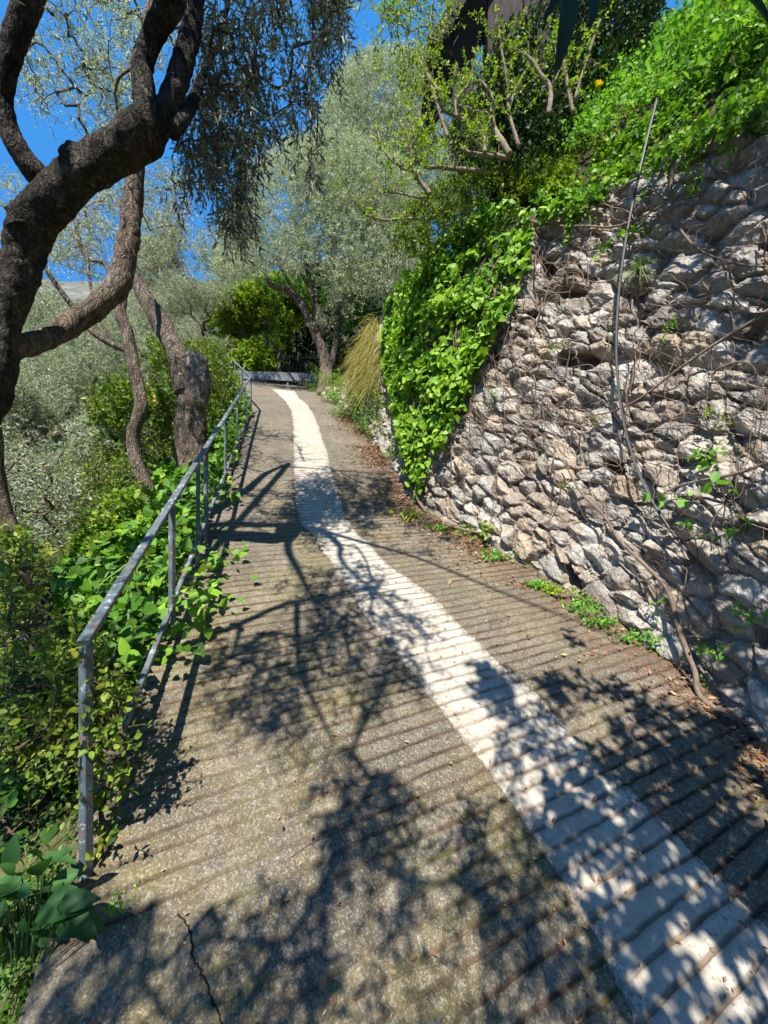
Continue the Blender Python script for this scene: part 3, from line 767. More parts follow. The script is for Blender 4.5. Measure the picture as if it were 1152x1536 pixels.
THIN = .77
def limb(rows):
    """rows of (px, py, width_px, depth) -> points, radii"""
    P = np.array([at(a, b, d) for a, b, w, d in rows]); r = np.array([w / 2 / FPX * d * THIN for a, b, w, d in rows]); return P, r
def branch_to(mb, a, b, r0, r1, sag=.15, seed=0, sides=6, rough=.12):
    a = np.asarray(a, float); b = np.asarray(b, float); L = np.linalg.norm(b - a)
    r_ = np.random.RandomState(seed); k = max(3, int(L / .35) + 2); t = np.linspace(0, 1, k)[:, None]
    P = a + (b - a) * t + r_.randn(k, 3) * .045 * L * np.sin(np.pi * t) + A(0, 0, 1) * sag * L * np.sin(np.pi * t) * .5
    mb.tube(P, np.linspace(r0, r1, k), sides, rough=rough, rf=9, seed=seed)
    return P
def sample_poly(poly, n, d0, d1, seed=0, clump=0.0, cf=2.0):
    """n points in the volume seen through a photo outline between two depths"""
    r_ = np.random.RandomState(seed); poly = np.asarray(poly, float); out = []; lo = poly.min(0); hi = poly.max(0); got = 0
    while got < n:
        q = lo + (hi - lo) * r_.rand(n * 3, 2); q = q[in_poly(q, poly)]
        d = d0 + (d1 - d0) * r_.rand(len(q))
        P = np.stack([(q[:, 0] - 576) / FPX * d, d, (768 - q[:, 1]) / FPX * d], -1)
        if clump: P = P[fbm(P * cf, seed + 3, 2) > (r_.rand(len(P)) - .5) * .5 + clump - .35]
        out.append(P); got += len(P)
        if len(out) > 60: break
    return np.vstack(out)[:n]
def outward(P, c, k=1.0, up=.25):
    return nrm(nrm(P - c) * k + RS.randn(*P.shape) * .5 + A(0, 0, up))

# ------------------------------------------------------------------ the near olive tree
no_base = A(-3.3, 2.5, terr(-3.3, 2.5))
near_olive = thing('olive_tree', 'dark gnarled olive at the very left, its heavy limbs arching over the railing', 'tree', no_base)
P, r = limb([(-190, 830, 104, 2.5), (-110, 720, 92, 2.44), (-46, 640, 84, 2.4), (-8, 560, 76, 2.4), (2, 490, 72, 2.4), (26, 418, 72, 2.4), (36, 375, 74, 2.4), (56, 330, 82, 2.36), (105, 277, 76, 2.3), (165, 234, 82, 2.25), (212, 198, 86, 2.2), (238, 168, 66, 2.2)])
P = np.vstack([no_base - A(0.3, 0, .2), P]); r = np.r_[.24, r]
MB().tube(P, r * .86, 26, 150, rough=.20, rf=7, seed=3, lobes=.05).build('trunk', M_BARK, near_olive)
for k_, (q0, q1, q2) in enumerate([((118, 262, 2.26), (112, 232, 2.24), (108, 214, 2.22)), ((200, 212, 2.2), (194, 185, 2.18), (190, 172, 2.16)), ((40, 345, 2.34), (30, 315, 2.32), (26, 306, 2.3))]): MB().tube(np.array([at(*q0), at(*q1), at(*q2)]), [.085, .07, .03], 14, 30, rough=.35, rf=16, seed=20 + k_).build('knot', M_BARK, near_olive)
LIMB = {}
LIMB['A'] = limb([(226, 192, 56, 2.2), (217, 135, 44, 2.2), (213, 98, 45, 2.2), (228, 55, 42, 2.18), (258, 5, 50, 2.1), (285, -70, 46, 2.0)])
LIMB['B'] = limb([(236, 185, 56, 2.2), (258, 143, 46, 2.25), (276, 85, 44, 2.3), (290, 25, 42, 2.35), (294, -60, 36, 2.4), (310, -220, 30, 2.4)])
LIMB['C'] = limb([(258, 196, 36, 2.22), (281, 168, 28, 2.35), (294, 138, 20, 2.55), (312, 95, 14, 2.8), (335, 40, 11, 3.0), (350, -60, 9, 3.0)])
LIMB['D'] = limb([(92, 300, 50, 2.36), (60, 266, 46, 2.3), (28, 226, 44, 2.24), (8, 180, 40, 2.2), (5, 120, 44, 2.15), (24, 55, 48, 2.1), (44, -12, 52, 2.05), (70, -150, 46, 1.9), (110, -420, 40, 1.7)])
LIMB['E'] = limb([(8, 522, 50, 2.46), (60, 512, 43, 2.66), (110, 486, 44, 2.82), (150, 455, 44, 2.92), (178, 422, 43, 3.0), (190, 370, 37, 3.05), (199, 310, 34, 3.1), (204, 258, 31, 3.1), (210, 190, 26, 3.15), (216, 90, 21, 3.2), (236, -60, 17, 3.2)])
for k, (P, r) in LIMB.items():
    MB().tube(P, r * (.86 if k != 'E' else .95), 18, 110, rough=.2, rf=9, seed=ord(k), lobes=.045).build('limb', M_BARK2 if k == 'E' else M_BARK, near_olive)  # the sunlit limb takes the paler bark: its sunlight is put into the colour
# upper limbs, over the camera and out of the picture
tipA, tipB, tipD, tipE = LIMB['A'][0][-1], LIMB['B'][0][-1], LIMB['D'][0][-1], LIMB['E'][0][-1]
UP = []
up = MB()
for k, (a, pts, r0) in enumerate([(tipA, [(-.7, 1.5, 3.4), (-.2, .7, 4.2), (.5, -.2, 4.7), (1.3, -1.0, 5.0)], .030), (tipB, [(-1.05, 2.0, 3.9), (-1.0, 1.7, 4.5), (-.9, 1.4, 5.0)], .036),
                                  (tipD, [(-1.4, 1.0, 3.7), (-1.3, .1, 4.3), (-1.0, -1.0, 4.6)], .055), (tipA, [(-.9, 1.2, 3.6), (-.9, .3, 4.3), (-.3, -.9, 4.6)], .045), (tipE, [(-1.9, 2.9, 4.8), (-1.5, 2.4, 5.6), (-.6, 2.2, 6.1)], .03)]):
    Q = np.vstack([a, np.array(pts)]); up.tube(Q, np.linspace(r0, min(.022, r0 * .45), len(Q)), 8, rough=.12, seed=k); UP.append(catmull(Q, 20))
UPP = np.vstack(UP)

# ------------------------------------------------------------------ canopy over the ramp (what throws the dappled shade)
SHADE = [
 ([(470, 1100), (560, 1130), (625, 1180), (630, 1340), (500, 1340), (465, 1200)], .78, 'o'),
 ([(235, 1360), (480, 1300), (600, 1330), (560, 1430), (800, 1500), (820, 1720), (40, 1720), (90, 1420)], .8, 'o'),
 ([(320, 950), (560, 930), (650, 1000), (560, 1070), (420, 1090), (320, 1050)], .62, 'o'),
 ([(420, 860), (560, 845), (650, 950), (630, 1000), (520, 960), (430, 920)], .5, 'o'),
 ([(345, 730), (440, 740), (560, 745), (700, 775), (640, 835), (480, 830), (350, 800)], .36, 'o'),
 ([(680, 1180), (790, 1190), (900, 1390), (900, 1536), (720, 1420), (660, 1260)], .7, 'o'),
 ([(735, 1045), (830, 1060), (860, 1135), (740, 1130)], .7, 'o'),
 ([(70, 1320), (240, 1320), (290, 1460), (190, 1440), (70, 1430)], .9, 'o'),
 ([(850, 1140), (960, 1090), (1060, 1075), (1160, 1090), (1420, 1200), (1420, 1720), (940, 1720), (880, 1420), (800, 1260)], 1.0, 'b'),
 ([(860, 950), (1060, 1040), (980, 1090), (830, 1010)], .45, 'b'),
]
def near_view(P, rad=.32):
    """would a sprig of this radius show inside the picture?"""
    y = P[:, 1]; q = project(P); m = FPX * rad / np.maximum(y, .05)
    return (y > -rad) & ((y < .12) & (np.abs(P[:, 2]) < 1.2) | (y >= .12) & (q[:, 0] > -m) & (q[:, 0] < 1152 + m) & (q[:, 1] > -m) & (q[:, 1] < 1536 + m))
def to_sun(P, t): return P + SUN_TO[None] * np.asarray(t)[:, None]
r_ = np.random.RandomState(21)
CP, CT = [], []
Ss = r_.uniform(-.6, 8, 110000); Cc = r_.uniform(-1.5, 4.2, 110000); x_, y_ = xy(Ss, Cc)
PP = np.stack([x_, y_, F(Ss)], -1); ok = (y_ > .5); PP = PP[ok]; qq = project(PP)
pr = np.zeros(len(PP)); ty = np.zeros(len(PP), int)
for poly, p_, k_ in SHADE:
    m_ = in_poly(qq, poly); pr[m_] = np.maximum(pr[m_], p_); ty[m_] = 1 if k_ == 'b' else 0
# clumpiness comes from noise on the ramp
nz = fbm(PP * 2.6, 91, 2); bro = ty == 1
keep = np.where(bro, (r_.rand(len(PP)) < pr * .125) & (nz > .30 - .95 * pr), (r_.rand(len(PP)) < pr * .26) & (nz > .36 - .88 * pr) | (r_.rand(len(PP)) < pr * .06))
SP, ST = PP[keep], ty[keep]
pts = r_.uniform(2.7, 4.4, len(SP)); CPOS = to_sun(SP, pts)
bad = near_view(CPOS)
for it in range(16):
    pts[bad] += .4; CPOS = to_sun(SP, pts); bad = near_view(CPOS)
CPOS, ST = CPOS[~bad], ST[~bad]
print('canopy sprigs', len(CPOS), 'broad', ST.sum())
oc = CPOS[ST == 0]; bc = CPOS[ST == 1]
mb_c = MB(); mb_t = MB()
sprigs(mb_c, mb_t, oc, outward(oc, A(-.8, 1, 3.5)), .2, 11, LANCE_LO, .068, droop=.3, W=1.15, r=.002)
# twigs joining the sprigs to the limbs
def join(mb, pts_, targets, n, seed, r0=.012, reach=2.6):
    """grow a branching tree of twigs: every sprig hangs on the nearest wood already there"""
    rj = np.random.RandomState(seed); pts_ = pts_[rj.permutation(len(pts_))[:n]]
    wood = list(targets); par = [-1] * len(wood); left = list(range(len(pts_))); W_ = np.array(wood)
    d = np.linalg.norm(pts_[:, None] - W_[None], axis=2); best = d.argmin(1); bd = d.min(1); edges = []
    while left:
        k = min(left, key=lambda q: bd[q]); left.remove(k)
        if bd[k] > reach: continue
        wi = len(wood); edges.append((int(best[k]), wi)); wood.append(pts_[k]); par.append(int(best[k]))
        if left:
            la = np.array(left); dd = np.linalg.norm(pts_[la] - pts_[k], axis=1) * 1.02; m_ = dd < bd[la]; bd[la[m_]] = dd[m_]; best[la[m_]] = wi
    load = np.ones(len(wood))
    for a_, b_ in reversed(edges): load[a_] += load[b_]
    for j, (a_, b_) in enumerate(edges):
        r1 = min(r0, r0 * .16 * load[b_] ** .5 + .0012); ra = min(r0 * 1.1, r1 * 1.25)
        branch_to(mb, wood[a_], wood[b_], ra, r1 * .8, .08, seed + j, 5, 0)
join(up, oc, UPP, 240, 300, .014, 3.5)
# branches whose shadows cross the ramp
BQ = []
for k, (pl, t0, r0, on) in enumerate([([(140, 1035), (230, 990), (296, 962), (360, 936), (430, 906), (500, 895), (570, 882)], 4.1, .040, None),
                                      ([(446, 905), (446, 960), (450, 1008), (474, 1060), (500, 1112)], 4.1, .024, 0), ([(470, 900), (520, 930), (565, 955)], 4.1, .018, 0), ([(360, 936), (345, 985), (300, 1010)], 4.1, .018, 0)]):
    B = on_path([q[0] for q in pl], [q[1] for q in pl]); t = np.full(len(B), t0); Q = to_sun(B, t)
    a = tipE if on is None else BQ[on][np.argmin(np.linalg.norm(BQ[on] - Q[0], axis=1))]
    Q = np.vstack([a, Q]) if on is None else np.vstack([a, Q[1:]])
    up.tube(Q, np.linspace(r0 * 1.15, r0 * .45, len(Q)), 8, rough=.12, seed=k); BQ.append(catmull(Q, 60))
up.build('branch', M_BARK, near_olive)
# foliage in view: the dark spray hanging right of the limbs, and the lit silver shoots behind them
P = np.vstack([sample_poly([(300, 30), (330, -60), (520, -60), (520, 60), (495, 110), (465, 190), (430, 190), (395, 215), (372, 300), (350, 350), (318, 318), (296, 250), (290, 150)], 820, 2.5, 3.3, 31, .28, 2.6),
               sample_poly([(440, 200), (480, 190), (482, 260), (455, 275)], 14, 2.5, 2.8, 32), sample_poly([(255, 190), (300, 190), (305, 290), (262, 300)], 40, 2.4, 2.8, 33),
               sample_poly([(330, 300), (385, 300), (378, 360), (345, 352)], 34, 2.4, 2.8, 37)])
fol = MB()
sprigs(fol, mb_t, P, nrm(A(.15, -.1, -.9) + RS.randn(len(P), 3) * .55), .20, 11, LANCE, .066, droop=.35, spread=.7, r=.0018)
drk = RS.permutation(len(P))[:46]
top = at(335, 40, 3.0)
C_ = catmull(LIMB['C'][0], 30)
join(mb_t, P, np.vstack([C_[10:], UP[1][:8]]), 260, 500, .010)
P2 = np.vstack([sample_poly([(20, -60), (300, -60), (300, 60), (205, 130), (215, 190), (150, 225), (110, 190), (30, 150)], 520, 3.4, 4.6, 34, .40, 1.8),
                sample_poly([(120, 60), (210, 60), (215, 200), (160, 215)], 90, 3.3, 4.0, 35), sample_poly([(470, -40), (560, -40), (545, 20), (500, 70), (465, 40)], 46, 2.8, 3.6, 36)])
fol2 = MB()
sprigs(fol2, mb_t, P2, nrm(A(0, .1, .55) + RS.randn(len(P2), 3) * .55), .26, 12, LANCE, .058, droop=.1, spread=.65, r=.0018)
join(mb_t, P2, np.vstack([catmull(LIMB['E'][0], 30)[20:], UP[4], catmull(LIMB['D'][0], 20)[8:]]), 200, 700, .012)
# what shades the hanging spray
H = to_sun(P[RS.permutation(len(P))[:420]], RS.uniform(1.0, 2.6, 420)); H = H[~near_view(H)]
sprigs(mb_c, mb_t, H, rand_dirs(len(H)), .2, 10, LANCE_LO, .07, r=.002)
P3 = sample_poly([(0, 880), (120, 940), (200, 1100), (150, 1290), (0, 1290)], 700, 1.5, 2.3, 38); P3 = P3[fbm(P3 * 3.0, 39, 2) > -.02]
H = to_sun(P3, RS.uniform(2.4, 4.0, len(P3))); H = H[~near_view(H)]; sprigs(mb_c, mb_t, H, rand_dirs(len(H)), .2, 10, LANCE_LO, .07, r=.002)  # unseen sprigs added on the sun side to shade the near left shrub
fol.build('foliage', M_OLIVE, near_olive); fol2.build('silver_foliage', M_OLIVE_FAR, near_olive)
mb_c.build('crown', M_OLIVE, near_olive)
mb_t.build('twigs', M_TWIGD, near_olive)

# ------------------------------------------------------------------ broadleaf tree behind the viewer, over the wall
lb = bank(np.array([float(u_of_s(-1.6))]), np.array([.5]))[0]
lo_tree = thing('broadleaf_tree', 'overhead tree whose long dark leaves hang into the top edge of the view', 'tree', lb)
mb = MB(); mb.tube(np.array([lb - A(0, 0, .3), lb + A(-.2, .1, 1.2), lb + A(-.7, .3, 2.2), lb + A(-1.3, .7, 3.0)]), [.14, .12, .09, .06], 12, rough=.12).build('trunk', M_BARK2, lo_tree)
Bt = catmull(np.array([lb + A(-.2, .1, 1.2), lb + A(-1.0, .5, 2.5), lb + A(-1.8, .8, 3.0)]), 20)
wl = MB(); wt = MB()
sprigs(wl, wt, bc, rand_dirs(len(bc)), .16, 6, OVATE_LO, .095, droop=.3, r=.003, up=1.0)
join(wt, bc, Bt, 160, 900, .016, 4)
# shade on the upper right of the wall
def wall_shade():
    r_ = np.random.RandomState(8); u = r_.uniform(u_of_s(-.5), u_of_s(2.8), 5200); v = r_.uniform(0, 4.3, 5200); P = wpoint(u, v, .05); q = project(P)
    z = fbm(P * 2.4, 93, 2)
    m1 = in_poly(q, [(985, 150), (1160, 100), (1420, 0), (1420, 560), (1160, 520), (1000, 420), (930, 300)]) & (z > -.12)
    m2 = in_poly(q, [(990, 780), (1160, 700), (1420, 700), (1420, 1200), (1160, 1060), (1030, 1000)]) & (z > .0)
    m3 = in_poly(q, [(840, 250), (990, 190), (960, 330), (850, 330)]) & (z > .1)
    P = P[m1 | m2 | m3]; P = P[r_.rand(len(P)) < .5]; H = to_sun(P, r_.uniform(2.2, 4.5, len(P))); return H[~near_view(H)]
H = wall_shade(); print('wall shade', len(H))
sprigs(wl, wt, H, rand_dirs(len(H)), .16, 6, OVATE_LO, .085, droop=.3, r=.003, up=.6)
def hang(bx, by, tx, ty, d, wd):
    a = at(bx, by, d); b = at(tx, ty, d * .97); wl.leaves(OVATE, np.array([a]), np.array([b - a]), np.array([A(.25, -1, .2)]), np.linalg.norm(b - a), wd / .60 / (np.linalg.norm(b - a) * FPX / d), .25)
hang(856, -40, 836, 112, .92, 30); hang(884, -50, 889, 40, .95, 26); hang(1095, -25, 1165, 40, .9, 24); hang(868, -50, 815, 30, 1.0, 18)
q = np.array([at(x, y, .92) for x, y in ((845, 0), (850, -30), (840, 60), (888, 0), (890, -30), (1130, 0), (1110, -20))]); H = to_sun(np.repeat(q, 9, 0) + RS.randn(63, 3) * .05, RS.uniform(1.2, 2.6, 63)); sprigs(wl, wt, H, rand_dirs(63), .14, 6, OVATE_LO, .09, r=.003)  # unseen sprigs added above to keep the hanging leaves in shade
wl.build('crown', M_DARK, lo_tree); wt.build('branch', M_TWIGD, lo_tree)

# ------------------------------------------------------------------ mid left olives
def spray_tree(root, P, size, m, L, tpl, mat, name='crown', up_=.5, droop=.15, tm=None, r=.002, center=None, spread=.75):
    f = MB(); t = MB()
    D = nrm(A(0, 0, up_) + RS.randn(len(P), 3) * .6) if center is None else outward(P, center, .9, up_)
    sprigs(f, t, P, D, L, m, tpl, size, droop=droop, r=r, spread=spread)
    f.build(name, mat, root); 
    if tm is not None: t.build('twigs', tm, root)
# old pollarded trunk beside the rail
b = at(289, 700, 5.5); b[2] = terr(b[0], b[1])
old = thing('olive_tree', 'thick old olive trunk with a pale sawn shoulder standing just outside the railing', 'tree', b)
P, r = limb([(292, 760, 66, 5.5), (290, 700, 58, 5.5), (288, 640, 54, 5.5), (288, 590, 52, 5.5), (287, 556, 46, 5.5), (282, 537, 32, 5.5)])
P = np.vstack([b - A(0, 0, .3), P]); r = np.r_[.36, r]
MB().tube(P, r, 28, 120, rough=.17, rf=5, seed=9, lobes=.10).build('trunk', M_BARK2, old)
g = G('sawn_wood'); n = g.noise(g.mapping(g.co(), (1, 1, .22)), 16, 7, .75, .8); M_SAWN = g.done(g.bsdf(g.ramp(n, [(.38, (.06, .047, .036)), (.50, (.165, .135, .105)), (.66, (.34, .31, .275))]), .9, .15, 0, g.bump(n, 1, .03)))
MB().tube(np.array([at(300, 612, 5.45), at(299, 585, 5.44), at(297, 560, 5.45), at(293, 542, 5.46), at(283, 531, 5.5)]), [.09, .15, .16, .135, .05], 22, 50, rough=.22, rf=7, seed=4, lobes=.06).build('sawn_shoulder', M_SAWN, old)
P, r = limb([(283, 590, 50, 5.5), (277, 556, 46, 5.5), (263, 525, 38, 5.55), (246, 492, 34, 5.6), (228, 462, 31, 5.7), (212, 436, 26, 5.8), (200, 405, 17, 6.0), (185, 350, 10, 6.3), (190, 290, 7, 6.5)])
MB().tube(P, r, 16, 90, rough=.2, rf=7, seed=5, lobes=.06).build('limb', M_BARK2, old)
tw = MB(); Lp = catmull(P, 30)[14:]
P = np.vstack([sample_poly([(75, 340), (150, 290), (215, 250), (270, 255), (290, 320), (262, 370), (255, 405), (210, 425), (120, 415), (75, 390)], 760, 5.6, 7.6, 41, .42, 1.3)])
spray_tree(old, P, .064, 12, .26, LANCE_LO, M_OLIVE_FAR, r=.003)
sprigs(MB(), tw, P, nrm(A(0, 0, .3) + RS.randn(len(P), 3) * .6), .26, 1, LANCE_LO, .05, r=.003); join(tw, P, Lp, 200, 1100, .014)
tw.build('twigs', M_TWIG, old)
# slim leaning trunk
b = at(236, 775, 4.7); b[2] = min(b[2], terr(b[0], b[1]) + .05)
slim = thing('olive_tree', 'slim leaning olive trunk forking under the arching limb, left of the railing', 'tree', b)
P, r = limb([(240, 790, 28, 4.7), (222, 735, 27, 4.7), (204, 690, 24, 4.7), (200, 650, 23, 4.7), (211, 612, 23, 4.7), (205, 570, 22, 4.72), (197, 530, 22, 4.75), (190, 495, 22, 4.8), (180, 470, 20, 4.8), (188, 430, 14, 4.9), (196, 370, 11, 5.0), (180, 300, 8, 5.1)])
P = np.vstack([b - A(-.05, 0, .6), P]); r = np.r_[r[0] * 1.3, r]
MB().tube(P, r, 14, 120, rough=.18, rf=9, seed=6, lobes=.05).build('trunk', M_BARK2, slim)
S0 = catmull(P, 40)[28:]
lm = MB(); P, r = limb([(197, 528, 13, 4.75), (165, 515, 11, 4.7), (135, 494, 11, 4.65), (105, 455, 10, 4.6), (72, 408, 9, 4.5), (40, 350, 7, 4.4)]); lm.tube(P, r, 8, rough=.15, seed=2)
S1 = catmull(P, 30)
P, r = limb([(186, 480, 10, 4.8), (160, 400, 8, 5.0), (130, 385, 6, 5.2), (110, 330, 4, 5.3)]); lm.tube(P, r, 8, rough=.15, seed=3)
P, r = limb([(165, 515, 6, 4.7), (140, 450, 6, 4.8), (130, 380, 5, 4.9)]); lm.tube(P, r, 8, rough=.15, seed=8)
lm.build('limb', M_BARK2, slim)
P = sample_poly([(0, 250), (40, 280), (80, 300), (90, 400), (60, 430), (0, 430)], 130, 4.2, 5.4, 43, .4, 1.8)
P = np.vstack([P, sample_poly([(0, 250), (140, 250), (150, 420), (0, 450)], 90, 4.6, 5.8, 44, .4, 1.8)])
spray_tree(slim, P, .058, 12, .26, LANCE_LO, M_OLIVE_FAR, tm=M_TWIG)

# ------------------------------------------------------------------ olive prototype for the hillside
def olive_proto(name, label, seed, n=4200, h=2.6, rx=1.7, rz=1.35, leaf=.095):
    global RS
    keep_rs = RS; RS = np.random.RandomState(seed)
    root = thing(name, label, 'tree', (0, 0, 0), 'olive trees on the slope')
    c = A(0, 0, h)
    t = MB(); t.tube(np.array([[0, 0, -.4], [.05, .02, .3], [-.05, .06, .9], [.12, 0, 1.5]]), [.20, .16, .13, .11], 12, rough=.2, seed=seed, lobes=.08)
    lobes = c + RS.randn(9, 3) * A(rx, rx, rz) * .48
    for k, q in enumerate(lobes): branch_to(t, A(.1, 0, 1.35), q, .06, .018, .15, seed + k, 6)
    t.build('trunk', M_BARK2, root)
    q = rand_dirs(n) * (RS.rand(n, 1) ** .4); li = RS.randint(0, 9, n)
    P = lobes[li] + q * A(rx, rx, rz) * .52; P = P[fbm(P * 1.7, seed, 2) > -.22]
    f = MB(); tw = MB(); sprigs(f, tw, P, outward(P, c, .8, .4), .34, 13, LANCE_LO, leaf, droop=.25, r=.004, spread=.7)
    f.build('crown', M_OLIVE_FAR, root); tw.build('twigs', M_TWIG, root); fuse(root)
    RS = keep_rs
    return root
protoA = olive_proto('olive_tree', 'x', 51); protoB = olive_proto('olive_tree', 'x', 52, 4800, 2.9, 2.0, 1.45)
SPOTS = [ # px, depth, crown-centre py, label
 (35, 6.4, 650, 'grey green olive crown filling the left edge just behind the dark near trunk'),
 (120, 9.0, 590, 'silver olive between the dark near trunk and the slim leaning trunk'),
 (170, 13, 560, 'olive standing low behind the slim leaning trunk, beyond the silver olive'),
 (60, 12, 545, 'olive under the lowest arching limb at the left edge of the view'),
 (10, 15, 545, 'distant olive showing under the fork of the dark trunk, against its edge'),
 (245, 11, 560, 'olive directly behind the thick old trunk with the sawn shoulder'),
 (150, 19, 535, 'far olive just below the elbow of the lowest arching limb'),
 (250, 20, 510, 'far olive right of the elbow of the lowest limb, behind the sloping pollard limb'),
 (310, 17, 480, 'grey olive rising behind the far end of the railing, left of the yellow green bush'),
 (80, 24, 530, 'small far olive low on the mountain foot beneath the lowest limb'),
 (210, 28, 505, 'far olive beneath the mountain ridge, left of the pollard limb'),
 (285, 27, 480, 'far olive at the foot of the pale cliff, above the railing end'),
 (335, 24, 435, 'far olive beside the tall silver olive, touching the blue sky gap'),
 (20, 30, 520, 'farthest olive visible beyond the dark trunk at the left edge'),
]
used = set()
for k, (px, d, py, lab) in enumerate(SPOTS):
    x = (px - 576) / FPX * d; g_ = terr(x, d); zc = (768 - py) / FPX * d; src = protoA if k % 2 == 0 else protoB; h = 2.6 if k % 2 == 0 else 2.9
    sc_ = float(np.clip((zc - g_) / h, .75, 2.4)); 
    print('olive', k, 'ground', round(g_, 2), 'crown', round(zc, 2), 'scale', round(sc_, 2))
    zz = g_ - .05 if (zc - g_) / h > .75 else zc - h * sc_
    if src not in used: used.add(src); o = src; o.location = (x, d, zz); o.scale = (sc_,) * 3; o.rotation_euler = (0, 0, k * 1.3); o['label'] = lab
    else: o = dup(src, (x, d, zz), k * 1.3, sc_, lab)

# ------------------------------------------------------------------ far right olives
b = at(487, 572, 13.0); 
tall = thing('olive_tree', 'tall silver olive with two leaning trunks beside the far bend of the ramp', 'tree', b)
mt = MB(); P, r = limb([(486, 596, 30, 12.6), (489, 562, 25, 12.8), (487, 535, 21, 12.9), (477, 508, 19, 13), (463, 478, 16, 13), (448, 450, 15, 13), (430, 436, 13, 13), (408, 428, 10, 13), (398, 412, 7, 13)]); mt.tube(P, r, 14, 80, rough=.18, rf=4, seed=2, lobes=.06).build('trunk', M_BARK2, tall)
TP = [catmull(P, 30)[14:]]
mt = MB(); P, r = limb([(492, 560, 16, 12.9), (503, 520, 13, 13.1), (506, 480, 12, 13.2), (510, 440, 11, 13.3), (498, 380, 8, 13.4), (500, 320, 6, 13.4)]); mt.tube(P, r, 12, 60, rough=.18, rf=4, seed=4, lobes=.06).build('trunk', M_BARK2, tall)
TP.append(catmull(P, 30)[12:])
lm = MB()
for rows in ([(463, 478, 8, 13), (430, 432, 7, 12.8), (425, 446, 3, 12.7)], [(487, 505, 9, 13), (470, 440, 8, 13.2), (455, 380, 7, 13.2), (440, 320, 5, 13.2)], [(478, 490, 8, 13.1), (462, 430, 7, 13.2), (445, 400, 5, 13.3)], [(448, 450, 7, 13), (420, 400, 5, 13), (385, 350, 4, 13)]):
    P, r = limb(rows); lm.tube(P, r, 8, 30, rough=.12, seed=3); TP.append(catmull(P, 16))
lm.build('limb', M_BARK2, tall)
P = np.vstack([sample_poly([(318, 400), (330, 345), (352, 300), (385, 240), (430, 212), (470, 196), (530, 200), (600, 240), (625, 300), (620, 350), (650, 400), (575, 450), (500, 430), (470, 400), (440, 412), (410, 400), (380, 420), (345, 432)], 11500, 11.3, 14.6, 61, .12, .9),
               sample_poly([(500, 410), (560, 410), (552, 470), (520, 480), (495, 450)], 420, 11.5, 13, 62, .3, 1.0), sample_poly([(468, 470), (500, 460), (500, 500), (475, 500)], 25, 12, 13, 65)])
spray_tree(tall, P, .112, 12, .36, LANCE_LO, M_OLIVE_FAR, r=.004, up_=.5)
tw = MB(); join(tw, P, np.vstack(TP), 260, 1500, .03); tw.build('twigs', M_TWIG, tall)
b = at(645, 440, 14.6)
upo = thing('olive_tree', 'silver olive on the upper terrace behind the bare twisted shrub', 'tree', b)
mt = MB(); P, r = limb([(645, 440, 14, 14.6), (640, 360, 13, 14.6), (625, 290, 11, 14.6), (610, 210, 8, 14.6), (590, 140, 6, 14.6)]); mt.tube(P, r, 12, 50, rough=.15, lobes=.05).build('trunk', M_BARK2, upo)
P2 = catmull(P, 20)
P = sample_poly([(470, 225), (495, 135), (520, 95), (560, 72), (600, 70), (660, 90), (720, 140), (770, 230), (720, 300), (640, 340), (570, 430), (555, 380), (540, 300)], 10500, 13.4, 16.0, 63, .14, .8)
spray_tree(upo, P, .128, 12, .42, LANCE_LO, M_OLIVE_FAR, r=.004)
tw = MB(); join(tw, P, P2, 160, 1700, .025); tw.build('twigs', M_TWIG, upo)
# ------------------------------------------------------------------ finding points on the wall by photo pixel
_wu2 = np.arange(u_of_s(-1.5), ULEN - .5, .03); _wv2 = np.arange(0, 5.0, .03)
_WU, _WV = np.meshgrid(_wu2, _wv2); _WU = _WU.ravel(); _WV = _WV.ravel()
_k = _WV < wheight(_WU) + .05; _WU, _WV = _WU[_k], _WV[_k]
_WP = wpoint(_WU, _WV, .05); _WQ = project(_WP); _k = _WP[:, 1] > .15; _WU, _WV, _WP, _WQ = _WU[_k], _WV[_k], _WP[_k], _WQ[_k]
def wall_uv(px, py):
    d = (_WQ[:, 0] - px) ** 2 + (_WQ[:, 1] - py) ** 2
    c = np.where(d < d.min() + 30)[0]; i = c[np.argmin(_WP[c, 1])] ; return _WU[i], _WV[i]
def on_wall(px, py, off=.06):
    u, v = wall_uv(px, py); return wpoint(np.array(u), np.array(v), np.array(off))
def wall_nh(u):
    n = wnorm(np.asarray(u, float)).copy(); n[..., 2] = 0; return nrm(n)
SUNH = nrm(A(SUN_TO[0], SUN_TO[1], SUN_TO[2]))

